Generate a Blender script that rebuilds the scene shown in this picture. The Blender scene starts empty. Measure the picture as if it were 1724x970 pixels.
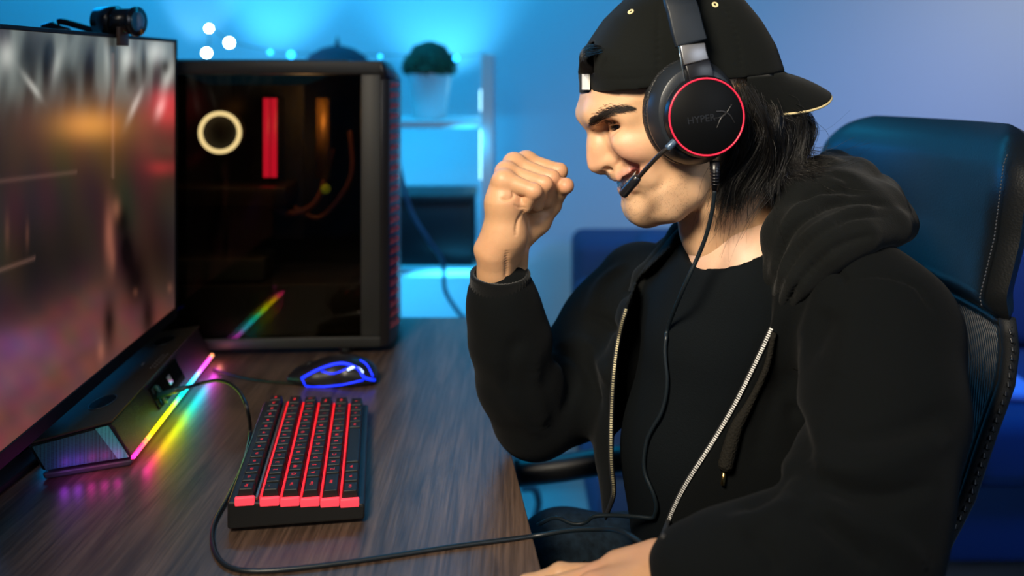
import bpy, math, random
import numpy as np
from mathutils import Vector, Matrix
from mathutils.bvhtree import BVHTree
random.seed(7); rng = np.random.default_rng(7)
sc = bpy.context.scene
COL = sc.collection
PI = math.pi

# ------------------------------------------------------------------ camera
FPX, CX, HY, CZ = 1450.0, 862.0, 140.0, 1.19
cam_d = bpy.data.cameras.new('camera'); cam = bpy.data.objects.new('camera', cam_d); COL.objects.link(cam)
cam.location = (0, 0, CZ); cam.rotation_euler = (PI/2, 0, 0)
cam_d.sensor_width = 36.0; cam_d.lens = 36.0*FPX/1724.0
cam_d.shift_y = -(485.0-HY)/1724.0
cam_d.clip_start = 0.05
cam_d.dof.use_dof = True; cam_d.dof.focus_distance = 0.92; cam_d.dof.aperture_fstop = 2.7
sc.camera = cam

def at(px, py, Y):
    "a point of the photograph at distance Y from the camera"
    return np.array([(px-CX)/FPX*Y, Y, CZ-(py-HY)/FPX*Y])

# ------------------------------------------------------------------ world and lights
w = bpy.data.worlds.new('room_ambient'); sc.world = w; w.use_nodes = True
w.node_tree.nodes['Background'].inputs[0].default_value = (0.02, 0.06, 0.16, 1)
w.node_tree.nodes['Background'].inputs[1].default_value = 0.2

def area(name, loc, aim, power, col, sx, sy=None, spread=None):
    d = bpy.data.lights.new(name, 'AREA'); d.energy = power; d.color = col
    d.shape = 'RECTANGLE'; d.size = sx; d.size_y = sy or sx
    if spread: d.spread = spread
    o = bpy.data.objects.new(name, d); COL.objects.link(o); o.location = loc
    o.rotation_euler = (Vector(aim)-Vector(loc)).to_track_quat('-Z', 'Y').to_euler()
    return o
def spot(name, loc, aim, power, col, ang, blend=.6, rad=.02):
    d = bpy.data.lights.new(name, 'SPOT'); d.energy = power; d.color = col
    d.spot_size = ang; d.spot_blend = blend; d.shadow_soft_size = rad
    o = bpy.data.objects.new(name, d); COL.objects.link(o); o.location = loc
    o.rotation_euler = (Vector(aim)-Vector(loc)).to_track_quat('-Z', 'Y').to_euler()
    return o
BLUE = (0.0, 0.50, 1.0)
area('key_light', (-.42, -.02, 1.80), (.14, .95, 1.02), 4.9, (1.0, .87, .68), .36, spread=1.08)
area('soft_fill_light', (1.3, -.6, 1.7), (.3, 1.0, .9), 2.5, (.80, .88, 1.0), .9, spread=1.5)
area('blue_wall_washer', (-.9, 2.35, 2.35), (-.75, 2.95, 1.2), 27, BLUE, 1.6, .2)
area('blue_wall_washer', (.10, 2.2, 2.45), (.0, 2.98, .9), 8, BLUE, .8, .2)
area('blue_side_light', (-1.5, 2.35, 1.75), (.3, 1.6, .9), 4, (.0, .34, 1.0), .6, spread=1.7)
area('wall_wash_right', (2.1, 1.9, 2.2), (1.7, 2.98, 1.25), 4.6, (1.0, .80, .92), .9, .3, spread=1.5)
area('added_shelf_fill', (-.45, 2.52, .60), (-.35, 2.98, .42), 4.5, (.05, .55, 1.0), .7, .04)  # added, unseen: brightens the wall in the lower bay, for the desk sheen
area('added_shelf_fill', (-.45, 2.55, 1.03), (-.35, 2.98, .85), 2.5, (.02, .52, 1.0), .7, .04)  # the same added fill for the middle bay
area('blue_sofa_light', (1.9, 1.3, 1.9), (1.3, 2.3, .35), 7, (.0, .14, 1.0), .4, spread=1.6)
spot('shelf_uplight', (-.23, 2.72, 1.14), (-.25, 2.98, 1.50), 15, (.10, .60, 1.0), 1.5, .9)
spot('shelf_uplight', (-.85, 2.72, 1.16), (-.8, 2.98, 1.56), 12, (.10, .60, 1.0), 1.2, .9)
spot('shelf_uplight', (-1.12, 2.80, 1.08), (-1.08, 2.98, 1.6), 16, (.25, .65, 1.0), .8)

vs = sc.view_settings
sc.display_settings.display_device = 'sRGB'
vs.view_transform = 'Standard'; vs.look = 'None'; vs.gamma = 1; vs.use_curve_mapping = False; vs.exposure = 0.0
sc.cycles.max_bounces = 6; sc.cycles.transparent_max_bounces = 8
try:
    sc.cycles.use_denoising = True
except Exception: pass
sc.cycles.sample_clamp_indirect = 4

# ------------------------------------------------------------------ materials
MATS = {}
def mat(name, col=(.5,.5,.5), rough=.5, metal=0, emit=None, es=0, bump=None, coat=0, sheen=0, vcol=None, spec=.5, sss=0, noise=None, trans=0):
    if name in MATS: return MATS[name]
    m = bpy.data.materials.new(name); m.use_nodes = True; nt = m.node_tree
    b = nt.nodes['Principled BSDF']; I = b.inputs
    I['Base Color'].default_value = (*col, 1); I['Roughness'].default_value = rough; I['Metallic'].default_value = metal
    I['Coat Weight'].default_value = coat; I['Specular IOR Level'].default_value = spec
    if sheen: I['Sheen Weight'].default_value = sheen; I['Sheen Roughness'].default_value = .5
    if sss:
        I['Subsurface Weight'].default_value = sss; I['Subsurface Radius'].default_value = (1, .35, .2); I['Subsurface Scale'].default_value = .006
    if trans: I['Transmission Weight'].default_value = trans
    if emit is not None:
        I['Emission Color'].default_value = (*emit, 1); I['Emission Strength'].default_value = es
    tc = nt.nodes.new('ShaderNodeTexCoord')
    if vcol:
        a = nt.nodes.new('ShaderNodeAttribute'); a.attribute_name = vcol
        if noise:
            n = nt.nodes.new('ShaderNodeTexNoise'); n.inputs['Scale'].default_value = noise[0]; n.inputs['Detail'].default_value = 4
            nt.links.new(tc.outputs['Object'], n.inputs['Vector'])
            mp = nt.nodes.new('ShaderNodeMapRange'); mp.inputs[3].default_value = 1-noise[1]; mp.inputs[4].default_value = 1+noise[1]
            nt.links.new(n.outputs['Fac'], mp.inputs[0])
            mx = nt.nodes.new('ShaderNodeMix'); mx.data_type = 'RGBA'; mx.blend_type = 'MULTIPLY'; mx.inputs[0].default_value = 1
            nt.links.new(a.outputs['Color'], mx.inputs[6]); nt.links.new(mp.outputs[0], mx.inputs[7])
            nt.links.new(mx.outputs[2], I['Base Color'])
        else:
            nt.links.new(a.outputs['Color'], I['Base Color'])
    elif noise:
        n = nt.nodes.new('ShaderNodeTexNoise'); n.inputs['Scale'].default_value = noise[0]; n.inputs['Detail'].default_value = 4
        nt.links.new(tc.outputs['Object'], n.inputs['Vector'])
        cr = nt.nodes.new('ShaderNodeValToRGB')
        cr.color_ramp.elements[0].position = .3; cr.color_ramp.elements[1].position = .7
        cr.color_ramp.elements[0].color = (*[c*(1-noise[1]) for c in col], 1); cr.color_ramp.elements[1].color = (*[min(1, c*(1+noise[1])) for c in col], 1)
        nt.links.new(n.outputs['Fac'], cr.inputs[0]); nt.links.new(cr.outputs[0], I['Base Color'])
    if bump:
        n = nt.nodes.new('ShaderNodeTexNoise' if len(bump) < 3 else 'ShaderNodeTexVoronoi'); n.inputs['Scale'].default_value = bump[0]
        nt.links.new(tc.outputs['Object'], n.inputs['Vector'])
        bp = nt.nodes.new('ShaderNodeBump'); bp.inputs['Strength'].default_value = bump[1]; bp.inputs['Distance'].default_value = .001
        nt.links.new(n.outputs[0], bp.inputs['Height']); nt.links.new(bp.outputs[0], I['Normal'])
    MATS[name] = m; return m
def emis(name, col, s):
    return mat(name, (0.02,0.02,0.02), .5, emit=col, es=s)

# ------------------------------------------------------------------ mesh helpers
def catmull(P, n=8):
    P = np.asarray(P, float)
    Q = np.vstack([2*P[0]-P[1], P, 2*P[-1]-P[-2]]); out = []
    for i in range(1, len(Q)-2):
        for j in range(n):
            t = j/n
            out.append(.5*((2*Q[i]) + (-Q[i-1]+Q[i+1])*t + (2*Q[i-1]-5*Q[i]+4*Q[i+1]-Q[i+2])*t*t + (-Q[i-1]+3*Q[i]-3*Q[i+1]+Q[i+2])*t**3))
    out.append(Q[-2]); return np.array(out)

def mesh_obj(name, V, F, m, parent=None, smooth=True, local=False, cols=None, bevel=0, subsurf=0, seg=2):
    me = bpy.data.meshes.new(name)
    if isinstance(F, np.ndarray):
        V = np.asarray(V, dtype=np.float32); n, k = F.shape
        me.vertices.add(len(V)); me.vertices.foreach_set('co', V.ravel())
        me.loops.add(n*k); me.loops.foreach_set('vertex_index', F.ravel().astype(np.int32))
        me.polygons.add(n); me.polygons.foreach_set('loop_start', np.arange(0, n*k, k, dtype=np.int32))
        me.update(calc_edges=True); me.validate()
    else:
        me.from_pydata([tuple(map(float, v)) for v in V], [], [tuple(int(i) for i in f) for f in F]); me.validate()
    if smooth: me.polygons.foreach_set('use_smooth', np.ones(len(me.polygons), bool))
    if cols is not None:
        a = me.color_attributes.new('tint', 'FLOAT_COLOR', 'POINT')
        c = np.ones((len(me.vertices), 4), np.float32); c[:, :3] = cols; a.data.foreach_set('color', c.ravel())
    me.materials.append(m); me.update()
    o = bpy.data.objects.new(name, me); COL.objects.link(o)
    if bevel:
        b = o.modifiers.new('bevel', 'BEVEL'); b.width = bevel; b.segments = seg; b.limit_method = 'ANGLE'; b.angle_limit = .6
        b.harden_normals = False
    if subsurf:
        s = o.modifiers.new('sub', 'SUBSURF'); s.levels = subsurf; s.render_levels = subsurf
    if parent is not None: attach(o, parent, local)
    return o
def attach(o, parent, local=False):
    o.parent = parent
    if not local:
        root = parent; M = Matrix.Identity(4)
        chain = []
        while root: chain.append(root); root = root.parent
        for r in reversed(chain): M = M @ r.matrix_parent_inverse @ r.matrix_basis
        o.matrix_parent_inverse = M.inverted()

class MB:
    def __init__(s): s.V = []; s.F = []
    def add(s, V, F):
        n = len(s.V); s.V += [tuple(map(float, v)) for v in V]; s.F += [tuple(int(i)+n for i in f) for f in F]; return s
    def box(s, lo, hi, M=None):
        x0,y0,z0 = lo; x1,y1,z1 = hi
        V = [(x0,y0,z0),(x1,y0,z0),(x1,y1,z0),(x0,y1,z0),(x0,y0,z1),(x1,y0,z1),(x1,y1,z1),(x0,y1,z1)]
        if M is not None: V = [M @ Vector(v) for v in V]
        return s.add(V, [(0,3,2,1),(4,5,6,7),(0,1,5,4),(1,2,6,5),(2,3,7,6),(3,0,4,7)])
    def taper(s, lo, hi, z0, z1, ins):
        (x0,y0),(x1,y1) = lo, hi; i = ins
        V = [(x0,y0,z0),(x1,y0,z0),(x1,y1,z0),(x0,y1,z0),(x0+i,y0+i,z1),(x1-i,y0+i,z1),(x1-i,y1-i,z1),(x0+i,y1-i,z1)]
        return s.add(V, [(0,3,2,1),(4,5,6,7),(0,1,5,4),(1,2,6,5),(2,3,7,6),(3,0,4,7)])
    def prism(s, pts, d0, d1, M=None):
        n = len(pts); V = [(x, y, d0) for x, y in pts]+[(x, y, d1) for x, y in pts]
        if M is not None: V = [M @ Vector(v) for v in V]
        return s.add(V, [tuple(range(n))[::-1], tuple(range(n, 2*n))]+[(i, (i+1)%n, n+(i+1)%n, n+i) for i in range(n)])
    def tube(s, P, r, k=8, caps=True, flat=None):
        P = np.asarray(P, float); n = len(P); R = np.broadcast_to(np.asarray(r, float), (n,))
        T = np.gradient(P, axis=0); T /= np.linalg.norm(T, axis=1)[:, None]+1e-12
        N = np.cross(T[0], (0.13, .27, .95)); N /= np.linalg.norm(N); V = []
        for i in range(n):
            N = N-T[i]*N.dot(T[i]); N /= np.linalg.norm(N)+1e-12; B = np.cross(T[i], N)
            for j in range(k):
                a = 2*PI*j/k; V.append(P[i]+R[i]*(math.cos(a)*N+math.sin(a)*B))
        F = [(i*k+j, i*k+(j+1)%k, (i+1)*k+(j+1)%k, (i+1)*k+j) for i in range(n-1) for j in range(k)]
        if caps: F += [tuple(range(k))[::-1], tuple((n-1)*k+j for j in range(k))]
        return s.add(V, F)
    def lathe(s, prof, k=48, M=None, ex=1, ey=1, closed=False):
        V = [(r*math.cos(2*PI*j/k)*ex, r*math.sin(2*PI*j/k)*ey, z) for r, z in prof for j in range(k)]
        if M is not None: V = [M @ Vector(v) for v in V]
        n = len(prof)
        F = [(i*k+j, i*k+(j+1)%k, (i+1)*k+(j+1)%k, (i+1)*k+j) for i in range(n-1 if not closed else n) for j in range(k)] if not closed else \
            [(i*k+j, i*k+(j+1)%k, ((i+1)%n)*k+(j+1)%k, ((i+1)%n)*k+j) for i in range(n) for j in range(k)]
        if not closed: F += [tuple(range(k))[::-1], tuple((n-1)*k+j for j in range(k))]
        return s.add(V, F)
    def torus(s, R, r, M=None, K=48, k=8, ex=1, ey=1):
        return s.lathe([(R+r*math.cos(2*PI*i/k), r*math.sin(2*PI*i/k)) for i in range(k)], K, M, ex, ey, closed=True)
    def build(s, name, m, parent=None, **kw): return mesh_obj(name, s.V, s.F, m, parent, **kw)

def ball(c, r, nu=24, nv=16, M=None):
    V = []; F = []
    r = np.broadcast_to(np.asarray(r, float), (3,))
    for i in range(nv+1):
        th = PI*i/nv
        for j in range(nu):
            a = 2*PI*j/nu; v = Vector((r[0]*math.sin(th)*math.cos(a), r[1]*math.sin(th)*math.sin(a), r[2]*math.cos(th)))
            if M is not None: v = M @ v
            V.append(tuple(np.array(v)+np.array(c)))
    for i in range(nv):
        for j in range(nu): F.append((i*nu+j, (i+1)*nu+j, (i+1)*nu+(j+1)%nu, i*nu+(j+1)%nu))
    return V, F

def tag(o, label=None, cat=None, group=None, kind=None):
    if label: o['label'] = label
    if cat: o['category'] = cat
    if group: o['group'] = group
    if kind: o['kind'] = kind
    return o
def thing(name, label, cat, loc=(0,0,0), rz=0, group=None):
    o = bpy.data.objects.new(name, None); COL.objects.link(o); o.location = [float(x) for x in loc]; o.rotation_euler = (0, 0, rz)
    return tag(o, label, cat, group)
def text_obj(name, txt, size, M, m, parent=None, local=False, extrude=.0002, align='CENTER'):
    c = bpy.data.curves.new(name, 'FONT'); c.body = txt; c.size = size; c.extrude = extrude; c.align_x = align; c.align_y = 'CENTER'
    c.resolution_u = 2; c.materials.append(m)
    o = bpy.data.objects.new(name, c); COL.objects.link(o)
    if parent is not None: attach(o, parent, local)
    o.matrix_basis = M
    return o

# ------------------------------------------------------------------ implicit surfaces (smooth unions, meshed by surface nets)
def smin(a, b, k):
    if k <= 0: return np.minimum(a, b)
    h = np.maximum(k-np.abs(a-b), 0)/k
    return np.minimum(a, b)-h*h*k*.25
def smax(a, b, k): return -smin(-a, -b, k)
class Field:
    def __init__(s, lo, hi, h):
        s.lo = np.array(lo, float); s.h = h
        n = np.ceil((np.array(hi)-s.lo)/h).astype(int)+1
        s.n = n; s.D = np.full(n, .2, np.float32)
        s.ax = [(s.lo[i]+h*np.arange(n[i])).astype(np.float32) for i in range(3)]
    def _w(s, mn, mx):
        i0 = np.clip(np.floor((mn-s.lo)/s.h).astype(int), 0, s.n); i1 = np.clip(np.ceil((mx-s.lo)/s.h).astype(int)+1, 0, s.n)
        return i0, i1
    def apply(s, fn, mn, mx, k, sub=False, mar=.03):
        mn = np.asarray(mn)-mar-k; mx = np.asarray(mx)+mar+k
        i0, i1 = s._w(mn, mx)
        if (i1 <= i0).any(): return s
        sl = tuple(slice(a, b) for a, b in zip(i0, i1))
        X = s.ax[0][sl[0]][:, None, None]; Y = s.ax[1][sl[1]][None, :, None]; Z = s.ax[2][sl[2]][None, None, :]
        d = fn(X, Y, Z)
        s.D[sl] = smax(s.D[sl], -d, k) if sub else smin(s.D[sl], d, k)
        return s
    def cone(s, a, b, ra, rb, k=.01, sub=False):
        a = np.asarray(a, float); b = np.asarray(b, float); ab = b-a; L = max(ab.dot(ab), 1e-12)
        def fn(X, Y, Z):
            x = X-a[0]; y = Y-a[1]; z = Z-a[2]
            t = np.clip((x*ab[0]+y*ab[1]+z*ab[2])/L, 0, 1)
            return np.sqrt((x-t*ab[0])**2+(y-t*ab[1])**2+(z-t*ab[2])**2)-(ra+(rb-ra)*t)
        r = max(ra, rb)
        return s.apply(fn, np.minimum(a, b)-r, np.maximum(a, b)+r, k, sub)
    def chain(s, pts, k=.01, sub=False):
        for (a, ra), (b, rb) in zip(pts[:-1], pts[1:]): s.cone(a, b, ra, rb, k, sub)
        return s
    def ell(s, c, r, k=.01, R=None, sub=False):
        c = np.asarray(c, float); r = np.asarray(r, float); R = np.eye(3) if R is None else np.asarray(R)
        def fn(X, Y, Z):
            x = X-c[0]; y = Y-c[1]; z = Z-c[2]
            p = [R[i, 0]*x+R[i, 1]*y+R[i, 2]*z for i in range(3)]
            k0 = np.sqrt(sum((p[i]/r[i])**2 for i in range(3))); k1 = np.sqrt(sum((p[i]/r[i]**2)**2 for i in range(3)))+1e-6
            return k0*(k0-1)/k1
        m = r.max() if R is not None else r
        return s.apply(fn, c-m, c+m, k, sub)
    def like(s):
        t = Field.__new__(Field); t.lo = s.lo; t.h = s.h; t.n = s.n; t.ax = s.ax; t.D = np.full(s.n, .2, np.float32); return t
    def mesh(s): return nets(s.D, s.lo, s.h)
def nets(D, lo, h):
    n = D.shape; ins = D < 0
    c = np.zeros(tuple(x-1 for x in n), np.int8)
    offs = [(i, j, k) for i in (0, 1) for j in (0, 1) for k in (0, 1)]
    for o in offs: c += ins[o[0]:n[0]-1+o[0], o[1]:n[1]-1+o[1], o[2]:n[2]-1+o[2]]
    act = (c > 0) & (c < 8); idx = np.argwhere(act); N = len(idx)
    vals = {o: D[idx[:, 0]+o[0], idx[:, 1]+o[1], idx[:, 2]+o[2]] for o in offs}
    S = np.zeros((N, 3)); cnt = np.zeros(N)
    for a in offs:
        for ax in range(3):
            if a[ax] == 0:
                b = list(a); b[ax] = 1; va = vals[a]; vb = vals[tuple(b)]
                m = (va < 0) != (vb < 0); t = np.where(m, va/np.where(m, va-vb, 1), 0)
                p = np.tile(np.array(a, float), (N, 1)); p[:, ax] = t
                S += p*m[:, None]; cnt += m
    V = np.asarray(lo)+(idx+S/cnt[:, None])*h
    ids = np.full(c.shape, -1, np.int32); ids[act] = np.arange(N)
    FF = []
    for ax in range(3):
        u, v = (ax+1) % 3, (ax+2) % 3
        sl0 = [slice(1, n[i]-1) for i in range(3)]; sl1 = list(sl0); sl0[ax] = slice(0, n[ax]-1); sl1[ax] = slice(1, n[ax])
        A = ins[tuple(sl0)]; B = ins[tuple(sl1)]
        e = np.argwhere(A != B); e0 = e.copy()
        for i in range(3):
            if i != ax: e0[:, i] += 1
        fl = A[tuple(e.T)]
        q = []
        for du, dv in ((0, 0), (-1, 0), (-1, -1), (0, -1)):
            p = e0.copy(); p[:, u] += du; p[:, v] += dv; q.append(ids[tuple(p.T)])
        q = np.stack(q, 1); q[~fl] = q[~fl][:, ::-1]; FF.append(q)
    return V, np.concatenate(FF)
def relax(V, F, it=1, lam=.5):
    V = V.copy()
    for _ in range(it):
        S = np.zeros_like(V); C = np.zeros(len(V))
        for i in range(4):
            a = F[:, i]; b = F[:, (i+1) % 4]
            for k in range(3):
                S[:, k] += np.bincount(a, V[b, k], len(V))+np.bincount(b, V[a, k], len(V))
            C += np.bincount(a, minlength=len(V))+np.bincount(b, minlength=len(V))
        V += lam*(S/np.maximum(C, 1)[:, None]-V)
    return V
def normals(V, F):
    n = np.cross(V[F[:, 2]]-V[F[:, 0]], V[F[:, 3]]-V[F[:, 1]]); N = np.zeros_like(V)
    for i in range(4):
        for k in range(3): N[:, k] += np.bincount(F[:, i], n[:, k], len(V))
    return N/(np.linalg.norm(N, axis=1)[:, None]+1e-12)
def wob(P, freq, seed=0, n=5):
    r = np.random.default_rng(seed); s = 0
    for i in range(n):
        d = r.normal(size=3); d /= np.linalg.norm(d); s = s+np.sin(P @ d*freq*(.7+.8*r.random())+r.random()*6.28)
    return s/n
def bvh(V, F): return BVHTree.FromPolygons([tuple(v) for v in V.tolist()], F.tolist())
CAM = Vector((0, 0, CZ))
def hit(trees, px, py, lift=0.0, default=None):
    d = Vector(((px-CX)/FPX, 1, -(py-HY)/FPX)).normalized(); best = None
    for t in (trees if isinstance(trees, (list, tuple)) else [trees]):
        h = t.ray_cast(CAM, d)
        if h[0] is not None and (best is None or h[3] < best[3]): best = h
    if best is None:
        return at(px, py, default) if default else None
    return np.array(best[0]-d*lift)
def lay(trees, pts, lift, n=6):
    "a line drawn over a surface: points of the photograph dropped onto it"
    P2 = catmull(np.array([(p[0], p[1], 0) for p in pts], float), n); out = []
    for p in P2:
        h = hit(trees, p[0], p[1], lift)
        if h is not None: out.append(h)
    return np.array(out)
def densify(P, step=.003):
    out = []
    for a, b in zip(P[:-1], P[1:]):
        n = max(1, int(np.linalg.norm(b-a)/step)); out += [a+(b-a)*i/n for i in range(n)]
    out.append(P[-1]); return np.array(out)
def crease(V, F, tree, lines):
    "press folds (negative) or raise ridges (positive) along lines laid on the surface"
    N = normals(V, F); disp = np.zeros(len(V))
    for pts, amp, sig in lines:
        P = lay(tree, pts, 0)
        if len(P) < 2: continue
        P = densify(P, .004)
        m = ((V > P.min(0)-3*sig) & (V < P.max(0)+3*sig)).all(1); I = np.where(m)[0]
        if not len(I): continue
        d = np.full(len(I), 9.); ti = np.zeros(len(I))
        for j, p in enumerate(P):
            dd = ((V[I]-p)**2).sum(1); b = dd < d; d[b] = dd[b]; ti[b] = j/len(P)
        taper = np.clip(np.minimum(ti, 1-ti)*5, .0, 1)
        disp[I] += amp*np.exp(-d/sig**2)*taper
    return V+N*disp[:, None]
# ================================================================== ROOM
def wood_mat():
    m = bpy.data.materials.new('desk_wood'); m.use_nodes = True; nt = m.node_tree; b = nt.nodes['Principled BSDF']
    L = nt.links.new; tc = nt.nodes.new('ShaderNodeTexCoord')
    mp = nt.nodes.new('ShaderNodeMapping'); mp.inputs['Rotation'].default_value = (0, 0, -.11); mp.inputs['Scale'].default_value = (14, 1.3, 8)
    L(tc.outputs['Object'], mp.inputs[0])
    n = nt.nodes.new('ShaderNodeTexNoise'); n.inputs['Scale'].default_value = 3.2; n.inputs['Detail'].default_value = 8; n.inputs['Roughness'].default_value = .65; n.inputs['Distortion'].default_value = 1.1
    L(mp.outputs[0], n.inputs['Vector'])
    mp2 = nt.nodes.new('ShaderNodeMapping'); mp2.inputs['Rotation'].default_value = (0, 0, -.11); mp2.inputs['Scale'].default_value = (150, 5, 30)
    L(tc.outputs['Object'], mp2.inputs[0])
    n2 = nt.nodes.new('ShaderNodeTexNoise'); n2.inputs['Scale'].default_value = 2; n2.inputs['Detail'].default_value = 5
    L(mp2.outputs[0], n2.inputs['Vector'])
    cr = nt.nodes.new('ShaderNodeValToRGB'); e = cr.color_ramp.elements
    e[0].position = .3; e[0].color = (.048, .029, .020, 1); e[1].position = .72; e[1].color = (.150, .094, .066, 1)
    x = cr.color_ramp.elements.new(.5); x.color = (.095, .059, .041, 1)
    L(n.outputs['Fac'], cr.inputs[0])
    mx = nt.nodes.new('ShaderNodeMix'); mx.data_type = 'RGBA'; mx.blend_type = 'MULTIPLY'; mx.inputs[0].default_value = .8
    cr2 = nt.nodes.new('ShaderNodeValToRGB'); cr2.color_ramp.elements[0].position = .35; cr2.color_ramp.elements[0].color = (.45, .45, .45, 1); cr2.color_ramp.elements[1].position = .6; cr2.color_ramp.elements[1].color = (1, 1, 1, 1)
    L(n2.outputs['Fac'], cr2.inputs[0]); L(cr.outputs[0], mx.inputs[6]); L(cr2.outputs[0], mx.inputs[7]); L(mx.outputs[2], b.inputs['Base Color'])
    bp = nt.nodes.new('ShaderNodeBump'); bp.inputs['Strength'].default_value = .35; bp.inputs['Distance'].default_value = .0006
    L(n2.outputs['Fac'], bp.inputs['Height']); L(bp.outputs[0], b.inputs['Normal'])
    b.inputs['Roughness'].default_value = .38; b.inputs['Specular IOR Level'].default_value = .55
    return m
M_wall = mat('wall_paint', (.35, .50, .57), .85, bump=(90, .15))
M_floor = mat('floor_laminate', (.30, .33, .34), .45, noise=(6, .2))
def struct(o): o['kind'] = 'structure'; return o
YB = 3.0
struct(MB().box((-2.3, -1.6, -.05), (2.9, YB, 0)).build('floor', M_floor, smooth=False))
struct(MB().box((-2.3, -1.6, 2.6), (2.9, YB, 2.65)).build('ceiling', M_wall, smooth=False))
struct(MB().box((-2.3, YB, -.05), (2.9, YB+.08, 2.65)).build('wall_back', M_wall, smooth=False))
struct(MB().box((-2.38, -1.6, -.05), (-2.3, YB, 2.65)).build('wall_left', M_wall, smooth=False))
struct(MB().box((2.9, -1.6, -.05), (2.98, YB, 2.65)).build('wall_right', M_wall, smooth=False))
struct(MB().box((-2.3, -1.68, -.05), (2.9, -1.6, 2.65)).build('wall_front', M_wall, smooth=False))
struct(MB().box((-2.3, YB-.015, 0), (2.9, YB, .09)).build('baseboard_back', mat('baseboard_paint', (.7, .72, .74), .5), smooth=False, bevel=.004))

# ================================================================== DESK
M_wood = wood_mat(); M_black = mat('black_metal', (.012, .012, .014), .4, .3)
desk = thing('desk', 'walnut brown wooden desk top with fine dark grain', 'desk', (-.5, 1.0, 0))
top = MB().prism([(.0843, .28), (-.0683, 1.655), (-1.25, 1.655), (-1.25, .28)], .712, .74)
top.build('desk_top', M_wood, desk, smooth=False, bevel=.0015)
for x, y in ((-.03, .42), (-.16, 1.56), (-1.18, .42), (-1.18, 1.56)):
    MB().box((x-.025, y-.025, 0), (x+.025, y+.025, .7118)).build('leg', M_black, desk, smooth=False, bevel=.003)

# ================================================================== SHELVING AND WHAT STANDS ON IT
M_shelf = mat('white_shelf_paint', (.72, .74, .76), .45)
bc = thing('bookcase', 'white open bookcase against the wall behind the desk', 'bookcase', (-.62, 2.66, 0))
X0, X1, Ys, Ye = -1.25, -.055, 2.5, 2.82
MB().box((X1-.035, Ys, 0), (X1, Ye, 1.275)).build('side_panel', M_shelf, bc, smooth=False, bevel=.002)
MB().box((X0, Ys, 0), (X0+.035, Ye, 1.105)).build('side_panel', M_shelf, bc, smooth=False, bevel=.002)
for z in (.08, .36, .64, 1.07):
    MB().box((X0+.036, Ys+.005, z-.011), (X1-.036, Ye-.005, z+.011)).build('shelf', M_shelf, bc, smooth=False, bevel=.002)
M_led_refl = emis('cool_led_reflection', (.35, .8, 1.0), 5)  # emission stands in for LED reflections on the bookcase upright
led_refl = thing('led_reflection', 'pale blue glowing streaks standing in for reflections inside the bookcase side', 'painted reflection', (X1-.04, 2.78, .7))
for z0, z1 in ((.45, .60), (.88, 1.04), (1.10, 1.17)):
    MB().box((X1-.047, 2.755, z0), (X1-.0352, 2.795, z1)).build('reflection_streak', M_led_refl, led_refl, bevel=.003)
# plant
pc = at(720, 195, 2.6)
plant = thing('potted_plant', 'round dark green plant in a white pot on the shelf', 'plant', (pc[0], 2.66, 1.0812))
pot = MB().lathe([(.036, 0), (.05, .003), (.068, .13), (.072, .14), (.066, .14), (.062, .125)], 32, Matrix.Translation((pc[0], 2.66, 1.0815)))
pot.build('pot', mat('white_ceramic', (.75, .76, .78), .3), plant)
lv = MB(); cc = np.array([pc[0], 2.66, 1.235])
for i in range(2600):
    d = rng.normal(size=3); d /= np.linalg.norm(d)
    if d[2] < -.25: d[2] *= -1
    p = cc+d*np.array([.082, .082, .066])*(.72+.3*rng.random()); t = rng.normal(size=3); t -= d*t.dot(d)*.5; t /= np.linalg.norm(t); b = np.cross(d, t)
    s = .009*(.6+rng.random()); lv.add([p-t*s, p+b*s*.4, p+t*s+d*s*.4, p-b*s*.4], [(0, 1, 2, 3)])
lv.build('foliage', mat('dark_leaf', (.022, .06, .018), .6), plant, smooth=False)['kind'] = 'stuff'
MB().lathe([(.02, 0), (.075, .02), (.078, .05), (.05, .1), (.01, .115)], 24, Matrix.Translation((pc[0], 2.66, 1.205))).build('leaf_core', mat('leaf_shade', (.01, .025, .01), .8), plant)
# storage box and small things
sb = thing('storage_box', 'black rectangular box on the middle shelf behind the fist', 'box', (-.24, 2.62, .6512))
MB().box((-.40, 2.54, .6514), (-.115, 2.76, .835)).build('box_body', mat('matte_black_card', (.012, .014, .018), .6), sb, bevel=.004)
MB().box((-.404, 2.536, .8352), (-.111, 2.764, .862)).build('lid', mat('matte_black_card', (.012, .014, .018), .6), sb, bevel=.004)
gp = thing('game_controller', 'dark game controller lying on the lower shelf', 'controller', (-.28, 2.6, .371))
g = Field((-.40, 2.5, .36), (-.16, 2.72, .46), .004)
g.cone((-.34, 2.62, .40), (-.22, 2.62, .40), .024, .024).cone((-.34, 2.62, .40), (-.365, 2.56, .388), .024, .016, .02).cone((-.22, 2.62, .40), (-.195, 2.56, .388), .024, .016, .02)
gV, gF = g.mesh(); mesh_obj('controller_body', gV, gF, mat('controller_plastic', (.03, .035, .045), .4), gp)
for sx in (-.31, -.25): MB().lathe([(.006, 0), (.006, .008), (.01, .009), (.01, .012)], 16, Matrix.Translation((sx, 2.61, .420))).build('thumbstick', M_black, gp)
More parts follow.
